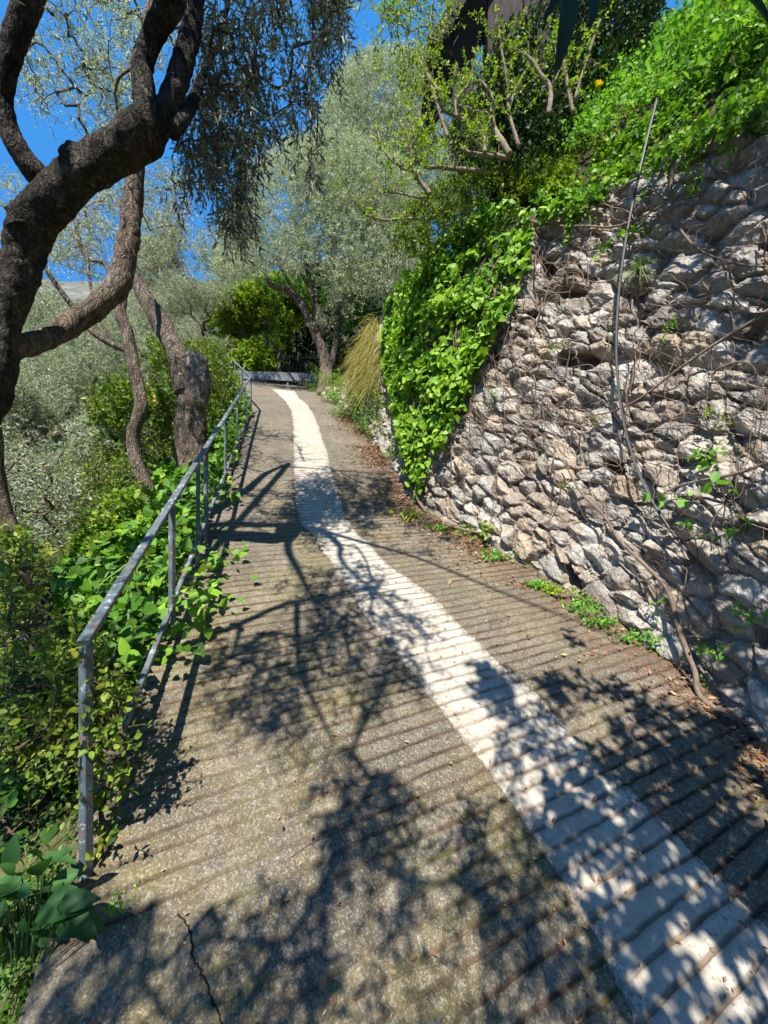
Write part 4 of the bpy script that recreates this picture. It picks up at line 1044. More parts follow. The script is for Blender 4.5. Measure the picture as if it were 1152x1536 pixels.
# ------------------------------------------------------------------ ivy curtain
IVY_POLY = [(563, 430), (575, 395), (600, 350), (640, 300), (690, 268), (760, 236), (830, 200), (868, 225), (862, 285), (832, 325), (800, 345), (790, 400), (768, 455), (742, 505), (716, 560), (692, 620), (668, 655), (645, 690), (632, 735), (622, 762), (608, 745), (606, 690), (594, 640), (585, 590), (570, 540), (560, 480)]
def ivy_sheet(poly, n, size, seed, top_extra=.45):
    r_ = np.random.RandomState(seed)
    u = r_.uniform(u_of_s(2.0), u_of_s(7.2), n * 7); v = r_.uniform(.1, 4.3, n * 7); k = v < wheight(u) + top_extra * .5; u, v = u[k], v[k]
    vb = np.minimum(v, wheight(u)); base = wpoint(u, vb, 0.0); base[:, 2] += v - vb
    lump = fbm(base * 2.6, seed, 3)
    th = .04 + .24 * np.clip(.45 + 1.3 * lump, 0, 1.15)
    dep = r_.rand(len(u)) ** .6
    kk = r_.rand(len(u)) < np.clip(.62 + 1.5 * lump, .18, 1); u, v, base, th, dep = u[kk], v[kk], base[kk], th[kk], dep[kk]
    P = base + wall_nh(u) * (th * dep + .05)[:, None]
    k = in_poly(project(P), poly); P, u, dep = P[k][:n], u[k][:n], dep[k][:n]
    nh = wall_nh(u)
    D = nrm(A(0, 0, -.7) + r_.randn(len(P), 3) * .65 + nh * .25)
    N = nrm(nh * .75 + A(0, 0, .35) + SUNH * .2 + r_.randn(len(P), 3) * .6)
    return P, D, N, dep, r_
ivy_b = wbase(np.array([U_CORNER]))[0]
ivy = thing('ivy', 'dense glossy curtain of bright green ivy hanging over the corner of the stone wall', 'ivy', ivy_b)
f = MB()
P, D, N, dep, r_ = ivy_sheet(IVY_POLY, 10500, .06, 101)
yl = fbm(P * 1.5, 103, 2)
f.leaves(HEART, P, D, N, .040 + .072 * r_.rand(len(P)) ** 1.4, 1.0, np.clip(.16 + .62 * dep + .30 * yl + r_.randn(len(P)) * .16, 0, 1))  # inner leaves tinted darker, painting in the shadow between leaf clusters
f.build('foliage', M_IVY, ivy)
st = MB()
for k in range(36):
    r_ = np.random.RandomState(400 + k); u = r_.uniform(u_of_s(3.6), u_of_s(6.2)); v = wheight(u) * r_.uniform(.75, 1.0); pts = []
    for i in range(9):
        pts.append(wpoint(np.array(u), np.array(v), np.array(.05 + .05 * r_.rand()))); u += r_.normal(0, .10); v -= r_.uniform(.08, .32)
        if v < .15: break
    pts = np.array(pts)
    if len(pts) > 2: st.tube(pts, np.linspace(.010, .004, len(pts)), 5, rough=.1, seed=k)
st.build('stem', M_VINE, ivy)
# roots hanging from the ivy on the right
# small ivy patch on the wall beside the cable
def wall_tuft(name, label, cat, px, py, n, tpl, size, mat, L=.12, m=5, spread_=.05, off=.05, group=None, up=.4, W=1.0, kind_='sprig', down=0.0):
    u, v = wall_uv(px, py); p = wpoint(np.array(u), np.array(v), np.array(off)); nh = wall_nh(np.array(u))
    t = thing(name, label, cat, p, group); f = MB(); s_ = MB()
    t3 = np.cross(nh, A(0, 0, 1)); q = p + RS.randn(n, 1) * spread_ * t3 + RS.randn(n, 1) * spread_ * .7 * A(0, 0, 1)
    D = nrm(nh * .6 + A(0, 0, up - down) + RS.randn(n, 3) * .55)
    if kind_ == 'sprig': sprigs(f, s_, q, D, L, m, tpl, size, droop=.25, r=.0012, W=W, up=.6)
    else: blades(f, q, D, L * (.6 + .6 * RS.rand(n)), size, .7)
    f.build('leaves', mat, t)
    if s_.n: s_.build('stem', M_TWIGD, t)
    return t
WT = [
 (690, 800, 10, OVATE, .055, M_HERB, .12, 'broad leaved weed rooted in the low joints below the ivy, topmost beside the vine root'),
 (722, 800, 9, OVATE, .075, M_BRIGHT, .16, 'lush weed with a reddish leaf at the wall foot below the ivy'),
 (735, 590, 8, OVATE_LO, .03, M_HERB, .08, 'small round weed tuft in a joint halfway up the wall left of the cable'),
 (826, 520, 7, OVATE_LO, .035, M_BRIGHT, .12, 'thin climbing weed in the joint below the square hole in the wall'),
 (1000, 495, 9, OVATE_LO, .035, M_HERB, .10, 'small dark weed right of the cable, above mid height of the wall'),
 (852, 728, 6, OVATE_LO, .03, M_BRIGHT, .10, 'yellow green fern sprig low on the wall between ivy and cable'),
 (1075, 625, 8, OVATE_LO, .04, M_BRIGHT, .11, 'upright leafy weed high right on the wall over the broad leaved plant'),
 (1052, 675, 8, OVATE, .06, M_HERB, .10, 'pale green weed clump just above the broad leaved plant on the wall'),
 (1030, 290, 8, HEART, .045, M_IVY, .12, 'sprig of small ivy leaves on the shaded upper wall right of the cable'),
 (950, 345, 7, HEART, .05, M_IVY, .12, 'few round ivy leaves touching the cable on the upper wall'),
 (905, 372, 5, HEART, .045, M_IVY, .12, 'few round ivy leaves on the upper wall left of the cable'),
 (872, 895, 9, OVATE_LO, .04, M_HERB, .10, 'leafy green tuft at the wall foot under the pale chips'),
 (1120, 925, 13, OVATE_LO, .045, M_HERB, .12, 'spreading dark green weed low on the wall near the right edge of view'),
 (1072, 972, 9, OVATE_LO, .04, M_HERB, .09, 'round green weed beside the thick woody vine near the wall foot'),
 (985, 905, 6, OVATE_LO, .035, M_HERB, .08, 'faint thin weed low on the wall above the two foot tufts'),
 (795, 850, 7, OVATE_LO, .03, M_HERB, .08, 'brownish green weed low on the wall left of the pale chips'),
 (890, 625, 4, OVATE_LO, .035, M_BRIGHT, .07, 'tiny yellow weed on the wall just left of the cable at mid height'),
]
for px, py, n, tp, sz, mt, L, lab in WT: wall_tuft('wall_weed', lab, 'weed', px, py, n, tp, sz, mt, L, group='weeds growing in the wall joints')
# broad leaved plant on the wall
u, v = wall_uv(1090, 750); p = wpoint(np.array(u), np.array(v), np.array(.06)); nh = wall_nh(np.array(u))
t = thing('wall_plant', 'large soft leaved plant growing out of the wall below the end of the cable', 'plant', p)
f = MB(); s_ = MB()
for px, py in ((1010, 745), (1035, 750), (1060, 735), (1080, 725), (1105, 735), (1120, 770), (1092, 785), (1050, 775), (1075, 700), (985, 740), (1112, 790), (1070, 795)):
    q = on_wall(px, py, .14); s_.tube(np.array([p, (p + q) / 2 + A(0, 0, .03), q]), .004, 5)
    sprigs(f, None, np.array([q]), np.array([nrm(q - p + A(0, 0, .01)) + nh * .4]), .07, 3, OVATE, .10, droop=.5, up=.8, spread=.9)
f.build('leaves', M_HERB, t); s_.build('stem', M_TWIGD, t)
wall_tuft('grass_tuft', 'bright green grass tuft hanging on the upper wall right of the cable', 'grass tuft', 958, 395, 60, None, .008, M_GRASS, .20, spread_=.035, kind_='blade', down=.5)
# tufts along the wall foot
FT = [(612, 772, .24, 'strap leaved plant sprawling onto the ramp at the foot of the ivy', 'strap'), (660, 795, .10, 'low green tuft between the strap leaved plant and the wall foot', 'w'),
      (745, 838, .16, 'leafy weed at the wall foot below the lush reddish weed', 'w'), (803, 880, .10, 'small pale tuft at the wall foot under the brownish weed', 'w'), (832, 888, .13, 'dark green tuft at the wall foot, upper of a touching pair', 'w'),
      (878, 915, .17, 'bushy bright tuft at the wall foot beside the debris heap', 'w'), (905, 938, .12, 'pale flat tuft on the debris at the wall foot', 'w'), (962, 960, .16, 'bright leafy tuft at the wall foot left of the thick vine', 'w'),
      (1015, 985, .16, 'dark leafy tuft at the wall foot touching the thick vine', 'w'), (992, 970, .08, 'tiny yellow tuft between two larger tufts at the wall foot', 'w'), (1095, 1030, .13, 'pale round tuft at the wall foot right of the thick vine', 'w'), (1150, 1062, .12, 'dark tuft at the wall foot behind the bent vine at the right edge', 'w')]
for px, py, h, lab, kd in FT:
    p = on_path(px, py)[0]; p[2] += .0
    t = thing('foot_weed', lab, 'weed', p, 'weeds along the foot of the wall'); f = MB()
    if kd == 'strap':
        n = 46; q = p + RS.randn(n, 3) * A(.10, .06, 0); blades(f, q, nrm(A(-.5, -.5, .55) + RS.randn(n, 3) * .55), .22 + .14 * RS.rand(n), .022, .8); f.build('leaves', M_BRIGHT, t)
    else:
        n = int(16 + 110 * h); q = p + RS.randn(n, 3) * A(h * .55, h * .4, 0) ; sprigs(f, None, q, nrm(A(-.2, -.1, .8) + RS.randn(n, 3) * .5), h * .9, 7, OVATE_LO, .028 + .10 * h, droop=.3)
        f.build('leaves', M_HERB if 'dark' not in lab else M_BRIGHT, t)

# ------------------------------------------------------------------ cable and vines
CAB = [(986, 150), (976, 192), (963, 235), (950, 285), (939, 340), (930, 400), (924, 450), (920, 500), (919, 560), (924, 610), (935, 655), (948, 700), (966, 742), (990, 778), (1020, 812), (1046, 835)]
mb_ = MB(); C_ = np.array([on_wall(a, b, .10) for a, b in CAB]); C_[1:-1] = (C_[:-2] + 2 * C_[1:-1] + C_[2:]) / 4
_y = C_[3][1]; C_[0] = at(986, 148, _y + .12); C_[1] = at(975, 193, _y + .06); C_[2] = at(963, 236, _y + .02)
for _ in range(6): C_[1:-1] = (C_[:-2] + 2 * C_[1:-1] + C_[2:]) / 4
C_ = C_
g = G('black_plastic_hose'); M_BLACK = g.done(g.bsdf((.012, .0125, .015), .45, .4))
cable = thing('cable', 'black plastic hose cable hanging in a curve down the stone wall', 'cable', C_[-1])
MB().tube(C_, .0115, 10, 160).build('hose', M_BLACK, cable)
g = G('grey_wire'); M_GREY = g.done(g.bsdf((.05, .053, .06), .5, .4))
MB().tube(C_ + A(-.012, -.006, 0) + .006 * vnoise(C_ * 3, 5)[:, None], .0045, 8, 160).build('wire', M_GREY, cable)

def vine(px_list, r0, r1, name, label, off=.07, group=None):
    Q = np.array([on_wall(a, b, off) if b < 1e4 else None for a, b in px_list]); Q[1:-1] = (Q[:-2] + 2 * Q[1:-1] + Q[2:]) / 4
    o = MB().tube(Q, np.linspace(r0, r1, len(Q)), 9, int(len(Q) * 14), rough=.22, rf=22, seed=len(Q)).build(name, M_VINE); tag(o, label, 'vine', group); return o
VG = 'thick woody vines on the wall'
Q = [on_wall(a, b, .08) for a, b in ((845, 690), (872, 735), (905, 770), (930, 805), (965, 845), (1000, 885), (1016, 930), (1033, 975), (1044, 1005))] + [on_path(1050, 1048)[0] + A(0, 0, .02), on_path(1085, 1074)[0] + A(0, 0, .02), on_path(1125, 1092)[0] + A(0, 0, .025), on_path(1175, 1105)[0] + A(0, 0, .03)]
o = MB().tube(np.array(Q), [.008, .010, .012, .014, .016, .017, .018, .018, .018, .018, .017, .016, .015], 10, 150, rough=.2, rf=20, seed=4).build('woody_vine', M_VINE); tag(o, 'thick brown vine running down the wall and bending along its foot at the right', 'vine', VG)
vine([(612, 700), (618, 735), (636, 765), (655, 782), (690, 790), (730, 800)], .028, .012, 'woody_vine', 'brown root like vine at the wall corner curling out below the ivy', .09, VG)
vine([(1152, 690), (1120, 705), (1085, 712), (1050, 722), (1020, 720), (985, 745)], .013, .007, 'woody_vine', 'vine stem crossing the broad leaved plant on the wall at the right', .08, VG)
vine([(770, 300), (800, 335), (840, 345), (880, 330), (920, 350), (960, 330), (1000, 300), (1050, 290)], .014, .008, 'woody_vine', 'upper vine winding along the wall from the ivy edge under the bank', .09, VG)
vine([(1152, 470), (1110, 490), (1060, 520), (1000, 560), (960, 600), (930, 615), (880, 620)], .016, .006, 'woody_vine', 'slanting vine across the middle of the wall behind the cable', .07, VG)
vine([(1010, 240), (1000, 290), (1012, 330), (1040, 380), (1100, 395), (1150, 400)], .014, .007, 'woody_vine', 'dark bent vine on the shaded upper wall at the right', .09, VG)
# the fine net of dead stems nobody could count
net = MB(); r_ = np.random.RandomState(77)
for k in range(520):
    u = r_.uniform(u_of_s(.4), u_of_s(5.4)); v = r_.uniform(.25, 1.0) * wheight(u); vert = r_.rand() < .33; pts = []; a = r_.uniform(0, 6.28); off = r_.uniform(.04, .09)
    for i in range(r_.randint(5, 11)):
        pts.append(wpoint(np.array(u), np.array(max(v, .02)), np.array(off + .03 * r_.randn() * .5)))
        if vert: u += r_.normal(0, .018); v -= r_.uniform(.04, .13)
        else: a += r_.normal(0, .7); u += .10 * math.cos(a); v += .07 * math.sin(a) - .012
        if v < .05: break
    if len(pts) > 3:
        r0 = r_.choice([.0025, .004, .006, .009], p=[.40, .32, .19, .09]); net.tube(np.array(pts), np.linspace(r0, r0 * .5, len(pts)), 5, len(pts) * 4, rough=.15, rf=30, seed=k)
# hair roots
u = r_.uniform(u_of_s(.2), u_of_s(5.2), 6000); v = r_.rand(6000) * wheight(u); P = wpoint(u, v, .035 + .05 * r_.rand(6000)); k = fbm(P * 2.0, 78, 2) > -.05; P, u = P[k], u[k]
t3 = np.cross(wall_nh(u), A(0, 0, 1)); D = t3 * r_.randn(len(P), 1) * .8 + A(0, 0, 1) * (r_.randn(len(P), 1) * .6 - .5); D = nrm(D) * r_.uniform(.03, .16, (len(P), 1)); mid = P + D * .5 + .012 * r_.randn(len(P), 3)
net.sticks(P, mid, .0022, .0016); net.sticks(mid, P + D, .0016, .0008)
kind(net.build('vine_tangle', M_VINE), 'stuff', 'fine tangle of dry vine stems and hanging roots on the wall')

# ------------------------------------------------------------------ plants on the bank over the wall
def bank_pts(poly, n, u0, u1, t0, t1, lift0, lift1, seed, clump=.0, cf=2.0):
    r_ = np.random.RandomState(seed); out = []
    for it in range(40):
        u = r_.uniform(u0, u1, n * 3); t = r_.uniform(t0, t1, n * 3); P = bank(u, t); P[:, 2] += r_.uniform(lift0, lift1, n * 3)
        k = in_poly(project(P), poly) & (P[:, 1] > .2); P = P[k]
        if clump: P = P[fbm(P * cf, seed, 2) > clump - .35 + .3 * (r_.rand(len(P)) - .5)]
        out.append(P)
        if sum(map(len, out)) >= n: break
    P = np.vstack(out)[:n]
    if len(P) < n // 2: print('bank_pts short', seed, len(P), n); P = np.vstack([P, sample_poly(poly, n // 2, 3.6, 4.8, seed)])
    return P
U0, U1 = float(u_of_s(-.8)), float(u_of_s(6.5))
def plant_patch(name, label, cat, P, D, L, m, tpl, size, mat, stem=M_TWIGD, **kw):
    b = P[np.argmin(P[:, 2])]; t = thing(name, label, cat, b); f = MB(); s_ = MB()
    sprigs(f, s_, P, D, L, m, tpl, size, **kw); f.build('foliage', mat, t)
    if s_.n: s_.build('stem', stem, t)
    return t
upD = lambda n, s=.45: nrm(A(-.15, -.15, .8) + RS.randn(n, 3) * s)
P = bank_pts([(845, 250), (960, 175), (1040, 110), (1160, 55), (1160, 175), (1060, 220), (985, 245), (910, 310), (850, 335), (800, 300)], 1500, U0, U1, -.22, .9, -.35, .22, 201, .10)
plant_patch('ivy', 'dark shaded ivy trailing over the top edge of the wall at the upper right', 'ivy', P, nrm(A(-.3, -.3, -.35) + RS.randn(len(P), 3) * .5), .22, 7, HEART, .062, M_IVY, droop=.5, r=.0025)
P = bank_pts([(790, 60), (850, -80), (1080, -160), (1200, -160), (1200, 20), (1100, 80), (1010, 140), (930, 190), (850, 225), (800, 190)], 1500, U0, U1, -.02, 2.6, .0, .55, 202, .05)
plant_patch('herb_clump', 'lush clump of pale green broad leaved herbs on the bank above the wall', 'herb', P, upD(len(P)), .30, 8, OVATE, .085, M_HERB, M_HERB, droop=.2, r=.0028)
P = bank_pts([(840, 250), (820, 190), (900, 160), (1000, 100), (1000, 140), (930, 195), (870, 260), (790, 290), (700, 290), (760, 220)], 1100, U0, U1, -.1, 1.6, .0, .3, 203, .05)
plant_patch('herb_clump', 'feathery fine leaved wild greens along the wall top between ivy and cable', 'herb', P, upD(len(P)), .24, 12, LANCE_LO, .045, M_BRIGHT, M_HERB, droop=.2, r=.002, W=1.4)
# grass on the bank
P = bank_pts([(940, -100), (1200, -100), (1200, 60), (1060, 100), (970, 70)], 1500, U0, U1, .0, 2.6, .0, .25, 204)
t = thing('grass_tussock', 'long bright grass tussock on the bank at the top right corner', 'grass', P[0]); f = MB(); blades(f, P, nrm(A(-.4, -.3, .7) + RS.randn(len(P), 3) * .3), .35 + .3 * RS.rand(len(P)), .010, .8); f.build('blades', M_GRASS, t)
# yellow flowers
P = np.array([at(898, 128, 3.9), at(890, 120, 3.92), at(905, 138, 3.9), at(893, 140, 3.88), at(908, 122, 3.9)])
t = thing('wildflower', 'single yellow wildflower head among the greens on the bank', 'flower', P[0]); f = MB()
for q in P[:5]:
    D = rand_dirs(14) * A(1, 1, .4) + A(-.2, -.4, .3); f.leaves(OVATE_LO, np.repeat(P[:1] + (q - P[0]) * .25, 14, 0), D, np.repeat(A(-.2, -.6, .6)[None], 14, 0), .036, 1.2)
g = G('yellow_petal'); M_YEL = g.done(g.bsdf((.85, .72, .02), .6, .2)); f.build('petals', M_YEL, t)
MB().tube(np.array([P[0] - A(0, 0, .35), P[0]]), .003, 5).build('stem', M_HERB, t)
# dark evergreen mass behind the bare shrub
P = np.vstack([sample_poly([(745, 60), (800, 20), (850, -60), (1010, -80), (980, 50), (900, 110), (870, 150), (850, 230), (780, 260), (700, 270), (670, 200), (720, 130)], 3400, 5.0, 6.6, 206, .15, 1.2)])
plant_patch('evergreen_shrub', 'dark shaded evergreen mass behind the bare twisted shrub on the bank', 'shrub', P, rand_dirs(len(P)), .24, 8, OVATE_LO, .07, M_DARK, droop=.2, r=.003)
# fresh green saplings at the top between sky and shed
P = sample_poly([(555, 60), (580, 0), (640, -50), (720, -50), (690, 30), (660, 70), (650, 130), (620, 160), (585, 120), (560, 110)], 420, 5.6, 7.0, 207, .30, 1.6)
t = plant_patch('sapling', 'fresh green leafy sapling against the sky left of the dark shed', 'sapling', P, upD(len(P), .6), .25, 8, OVATE_LO, .055, M_BRIGHT, droop=.2, r=.003)
tw = MB(); tw0 = catmull(np.array([at(690, 260, 6.2), at(660, 170, 6.2), at(640, 90, 6.2), at(650, 0, 6.2)]), 20); tw.tube(tw0, [.03] * 10 + [.012] * 10, 8); join(tw, P, tw0, 140, 1900, .012); tw.build('branch', M_TWIG, t)

# twisted bare shrub with new leaves
sb = bank(np.array([float(u_of_s(4.0))]), np.array([.35]))[0]
shrub = thing('twisted_shrub', 'bare twisting pale branched shrub with tufts of new yellow green leaves above the ivy', 'shrub', sb)
BR = [
 [(765, 232, 13), (753, 213, 12), (740, 193, 12), (736, 177, 11), (716, 169, 10), (695, 161, 8), (675, 154, 7), (656, 133, 7), (641, 112, 6), (630, 92, 4)],
 [(765, 236, 9), (753, 236, 9), (737, 229, 8), (727, 208, 8), (706, 187, 7), (685, 174, 6), (669, 169, 5), (655, 150, 3)],
 [(740, 234, 6), (706, 229, 6), (690, 222, 4)], [(727, 229, 8), (728, 205, 7), (731, 190, 5)], [(727, 225, 6), (714, 213, 6), (700, 200, 4)],
 [(779, 222, 8), (768, 187, 7), (763, 167, 6), (760, 115, 5), (753, 78, 4), (748, 40, 3)],
 [(823, 172, 9), (826, 135, 9), (813, 115, 8), (800, 94, 7), (787, 81, 5)], [(823, 135, 6), (836, 110, 6), (832, 60, 4)], [(763, 167, 5), (775, 130, 5), (800, 90, 3)],
 [(725, 257, 9), (690, 254, 8), (677, 253, 8), (660, 250, 8), (638, 250, 7), (620, 234, 6), (612, 205, 5), (600, 185, 3)],
 [(645, 292, 10), (632, 275, 9), (622, 258, 8), (618, 225, 5), (632, 195, 4), (640, 170, 3)], [(622, 258, 5), (600, 250, 5), (575, 225, 4), (565, 190, 3)], [(638, 250, 5), (640, 225, 4), (655, 210, 3)],
 [(737, 170, 6), (738, 145, 6), (722, 123, 6), (710, 122, 5), (712, 95, 3)], [(685, 175, 4), (684, 150, 4), (700, 130, 3), (708, 105, 3)], [(640, 330, 5), (610, 328, 5), (580, 330, 4), (550, 322, 4), (530, 300, 3)], [(640, 300, 4), (600, 290, 4), (575, 285, 3), (560, 262, 2)],
 [(860, 170, 8), (850, 120, 7), (845, 70, 6), (865, 20, 5)], [(862, 150, 6), (880, 90, 5), (900, 30, 4)], [(800, 94, 4), (770, 70, 3), (740, 50, 3)],
]
wood = MB(); tips = []
for k, b in enumerate(BR):
    d0 = 4.55 + .25 * math.sin(k * 1.7)
    P, r = limb([(x, y, w, d0 + .04 * i * math.cos(k * 2.3)) for i, (x, y, w) in enumerate(b)])
    wood.tube(P, r, 8, len(P) * 7, rough=.2, rf=14, seed=k, lobes=.05); C_ = catmull(P, len(P) * 4); tips.append(C_[len(C_) // 5:])
tips = np.vstack(tips); r_ = np.random.RandomState(12)
n = 300; q = tips[r_.randint(0, len(tips), n)]; D = nrm(A(-.05, 0, .55) + r_.randn(n, 3) * .55); L = r_.uniform(.08, .34, n)
e = q + D * L[:, None] + A(0, 0, .03); wood.sticks(q, e, .0045, .002, 4)
wood.build('branches', M_TWIG, shrub)
f = MB(); RSs = RS; 
sprigs(f, None, q + D * (L * .55)[:, None], D, L * .5, 5, OVATE, .045, spread=.8, up=.8); sprigs(f, None, e, nrm(D + A(0, 0, .4)), .08, 7, OVATE, .042, spread=.8, up=.8)
q2 = tips[r_.randint(0, len(tips), 260)]; sprigs(f, None, q2, upD(260, .7), .07, 5, OVATE, .038, spread=.9)
f.build('new_leaves', M_BRIGHT, shrub)

# low ferns and greens at the wall top under the shrub
P = bank_pts([(770, 235), (850, 215), (860, 290), (800, 300), (700, 285), (640, 310), (600, 350), (570, 390), (560, 360), (620, 290), (700, 255)], 420, float(u_of_s(3.0)), float(u_of_s(7.0)), -.05, .6, .0, .18, 208)
plant_patch('ground_ivy', 'sunlit leafy fringe along the wall top over the ivy curtain', 'ivy', P, upD(len(P)), .18, 7, HEART, .055, M_BRIGHT, droop=.3, r=.002)

P = sample_poly([(590, 380), (610, 320), (660, 280), (700, 255), (770, 245), (830, 250), (815, 300), (760, 345), (690, 355), (630, 390)], 1100, 4.95, 6.6, 209, .0, 1.5)
plant_patch('evergreen_shrub', 'low dark undergrowth between the twisted shrub and the ivy on the wall top', 'shrub', P, upD(len(P), .7), .2, 8, OVATE_LO, .06, M_SHRUB, droop=.2, r=.003)

# shed on the terrace
def mat_wood():
    g = G('old_dark_plank'); co = g.co(); m = g.mapping(co, (1, 1, .12)); n = g.noise(m, 30, 6, .7)
    return g.done(g.bsdf(g.ramp(n, [(.3, (.018, .016, .013)), (.6, (.055, .048, .041)), (.75, (.12, .108, .096))]), .9, .15, 0, g.bump(n, .6, .01)))
M_WOOD = mat_wood()
sp = at(720, 120, 7.6); sp[2] = float(bank(np.array([float(u_of_s(5.6))]), np.array([2.6]))[0][2])
shed = thing('shed', 'dark old timber shed with sloping roof on the terrace behind the twisted shrub', 'shed', sp)
R0, R1, R2, R3 = at(648, 72, 7.0), at(694, -8, 7.0), at(720, -120, 7.2), at(900, -160, 7.2)
mb_ = MB(); dz = A(.25, 1.6, .10)
Vr = np.array([at(645, 76, 6.9), at(700, -10, 6.9), at(720, -40, 6.9), at(900, -200, 6.9)])
a, b = at(645, 78, 6.8), at(760, -120, 6.8)
ln = nrm(b - a); up_ = nrm(np.cross(ln, A(0, 1, 0))); up_ = up_ if up_[2] > 0 else -up_
mb_.bar(a + A(0, .9, .1), b + A(0, .9, .1), 2.0, .10, up=tuple(up_)); mb_.build('roof', M_WOOD, shed, smooth=False)
mb_ = MB(); mb_.bar(a - up_ * .10 - A(0, .12, 0), b - up_ * .10 - A(0, .12, 0), .09, .16, up=tuple(up_)); mb_.build('barge_board', M_WOOD, shed, smooth=False)
for px, w in ((683, .10), (735, .10), (790, .12)):
    t_ = at(px, 60 - (px - 645) * 1.3, 7.0); MB().bar(A(t_[0], 7.0, sp[2] - .6), t_, w, w, up=(0, 1, 0)).build('post', M_WOOD, shed, smooth=False)
MB().box(at(800, 40, 8.4) + A(0, 0, 0), A(1.1, .06, 1.7)).build('back_wall', M_WOOD, shed, smooth=False)
MB().box(at(700, 160, 7.3), A(.14, .04, .75)).build('side_board', M_WOOD, shed, smooth=False)

# ------------------------------------------------------------------ beyond the ivy: golden grass, weeds
gb = on_wall(545, 600, .1); gold = thing('grass_tussock', 'golden dry grass tussock drooping over the low wall beyond the ivy', 'grass', gb)
f = MB(); r_ = np.random.RandomState(4)
P = []
u = r_.uniform(u_of_s(6.3), u_of_s(9.0), 5000); v = r_.uniform(.3, 1.0, 5000) * (wheight(u) + .1); q = wpoint(u, v, .05 + .28 * r_.rand(5000) * (v / 3)); k = in_poly(project(q), [(540, 474), (566, 466), (572, 500), (574, 555), (560, 585), (535, 595), (510, 580), (505, 545), (516, 505)])
q, u = q[k], u[k]; q = q[:2600]; u = u[:2600]
blades(f, q, nrm(wall_nh(u) * .5 + A(-.1, -.1, -.05) + r_.randn(len(q), 3) * .55), .16 + .24 * r_.rand(len(q)), .0075, .5 + 1.0 * r_.rand(len(q))); f.build('blades', M_GOLD, gold)
def foot_bush(px, py, w, h, n, mat, label, tpl=OVATE_LO, size=.05):
    p = on_path(px, py)[0]; t = thing('weed_clump', label, 'weed', p, 'weeds along the far wall foot'); f = MB(); s_ = MB()
    q = p + RS.randn(n, 3) * A(w, w, 0) + A(0, 0, 1) * (RS.rand(n, 1) * h); q[:, 2] = np.maximum(q[:, 2], F(sc(q[:, 0], q[:, 1])[0]))
    sprigs(f, s_, q, upD(n, .5), .22, 8, tpl, size, r=.002); f.build('foliage', mat, t); s_.build('stem', M_HERB, t)
foot_bush(577, 668, .16, 1.0, 150, M_BRIGHT, 'tall yellow green weeds against the bare wall strip left of the ivy foot')
foot_bush(556, 655, .20, .7, 150, M_HERB, 'leafy weeds with yellow specks below the golden grass')
foot_bush(530, 628, .28, .7, 220, M_HERB, 'weeds under the left side of the golden grass')
foot_bush(508, 606, .28, .75, 220, M_BRIGHT, 'bright weeds at the ramp edge between golden grass and leaning olive')
foot_bush(487, 590, .32, .85, 240, M_BRIGHT, 'bright weeds around the foot of the leaning silver olive')
foot_bush(596, 700, .10, .5, 70, M_HERB, 'small weeds at the wall foot just left of the ivy tip', size=.04)
# ------------------------------------------------------------------ barrier and fence at the bend
bt = thing('barrier', 'low blue grey metal barrier beam across the far end of the ramp', 'barrier', on_path(420, 580)[0])
DB = 15.6
a, b = at(350, 562, DB), at(477, 567, DB)
MB().bar(a, b, .05, .34).build('beam', M_PAINT, bt, smooth=False)
for px in (362, 398, 432, 468):
    t_ = at(px, 564, DB + .06); z = float(F(sc(t_[0], t_[1])[0])); MB().bar(A(t_[0], t_[1], z - .2), t_, .08, .08, up=(0, 1, 0)).build('post', M_PAINT, bt, smooth=False)
g = G('dark_iron'); M_IRON = g.done(g.bsdf((.03, .03, .032), .5, .4))
DF = 17.0
fn = thing('iron_fence', 'dark upright barred fence in the shade behind the far barrier', 'fence', at(450, 580, DF))
for k, px in enumerate(np.linspace(432, 482, 13)): MB().bar(at(px, 585, DF), at(px, 531, DF), .03, .03, up=(0, 1, 0)).build('bar', M_IRON, fn, smooth=False)
for py in (537, 562): MB().bar(at(428, py, DF), at(486, py, DF), .03, .04).build('rail', M_PAINT if py == 537 else M_IRON, fn, smooth=False)
MB().bar(at(419, 590, DF - .8), at(419, 522, DF - .8), .14, .14, up=(0, 1, 0)).build('post', M_BARK2, fn)
# bright bush, dark growth behind the fence
P = sample_poly([(318, 500), (330, 455), (360, 430), (420, 420), (455, 430), (470, 470), (440, 500), (425, 530), (415, 556), (372, 560), (345, 545), (322, 530)], 1500, 15.9, 18.2, 301, .12, .8)
plant_patch('fig_bush', 'large sunlit yellow green bush behind the bend of the railing', 'bush', P, upD(len(P), .6), .42, 7, OVATE, .235, M_BRIGHT, M_TWIG, r=.006)
P = sample_poly([(440, 560), (420, 480), (430, 400), (520, 390), (570, 440), (566, 540), (500, 580), (470, 580)], 1500, 17.3, 20.0, 302, .15, .6)
plant_patch('evergreen_thicket', 'dark green thicket behind the iron fence and the leaning silver olive', 'shrub', P, rand_dirs(len(P)), .40, 8, OVATE, .17, M_DARK, r=.008)
P = sample_poly([(380, 430), (420, 415), (560, 400), (560, 470), (500, 500), (470, 470), (430, 440)], 500, 14.8, 16.8, 304, .3, .8)
plant_patch('evergreen_thicket', 'mid green leafy growth seen between the two leaning trunks of the silver olive', 'shrub', P, rand_dirs(len(P)), .36, 7, OVATE, .15, M_HERB, r=.006)
P = sample_poly([(318, 560), (330, 520), (345, 545), (372, 600), (360, 640), (335, 640), (318, 600)], 420, 8.5, 12.0, 303, .15, 1.0)
plant_patch('hedge_shrub', 'green shrub filling the gap between the thick old trunk and the railing bend', 'shrub', P, upD(len(P), .6), .26, 8, OVATE_LO, .085, M_SHRUB, r=.004)

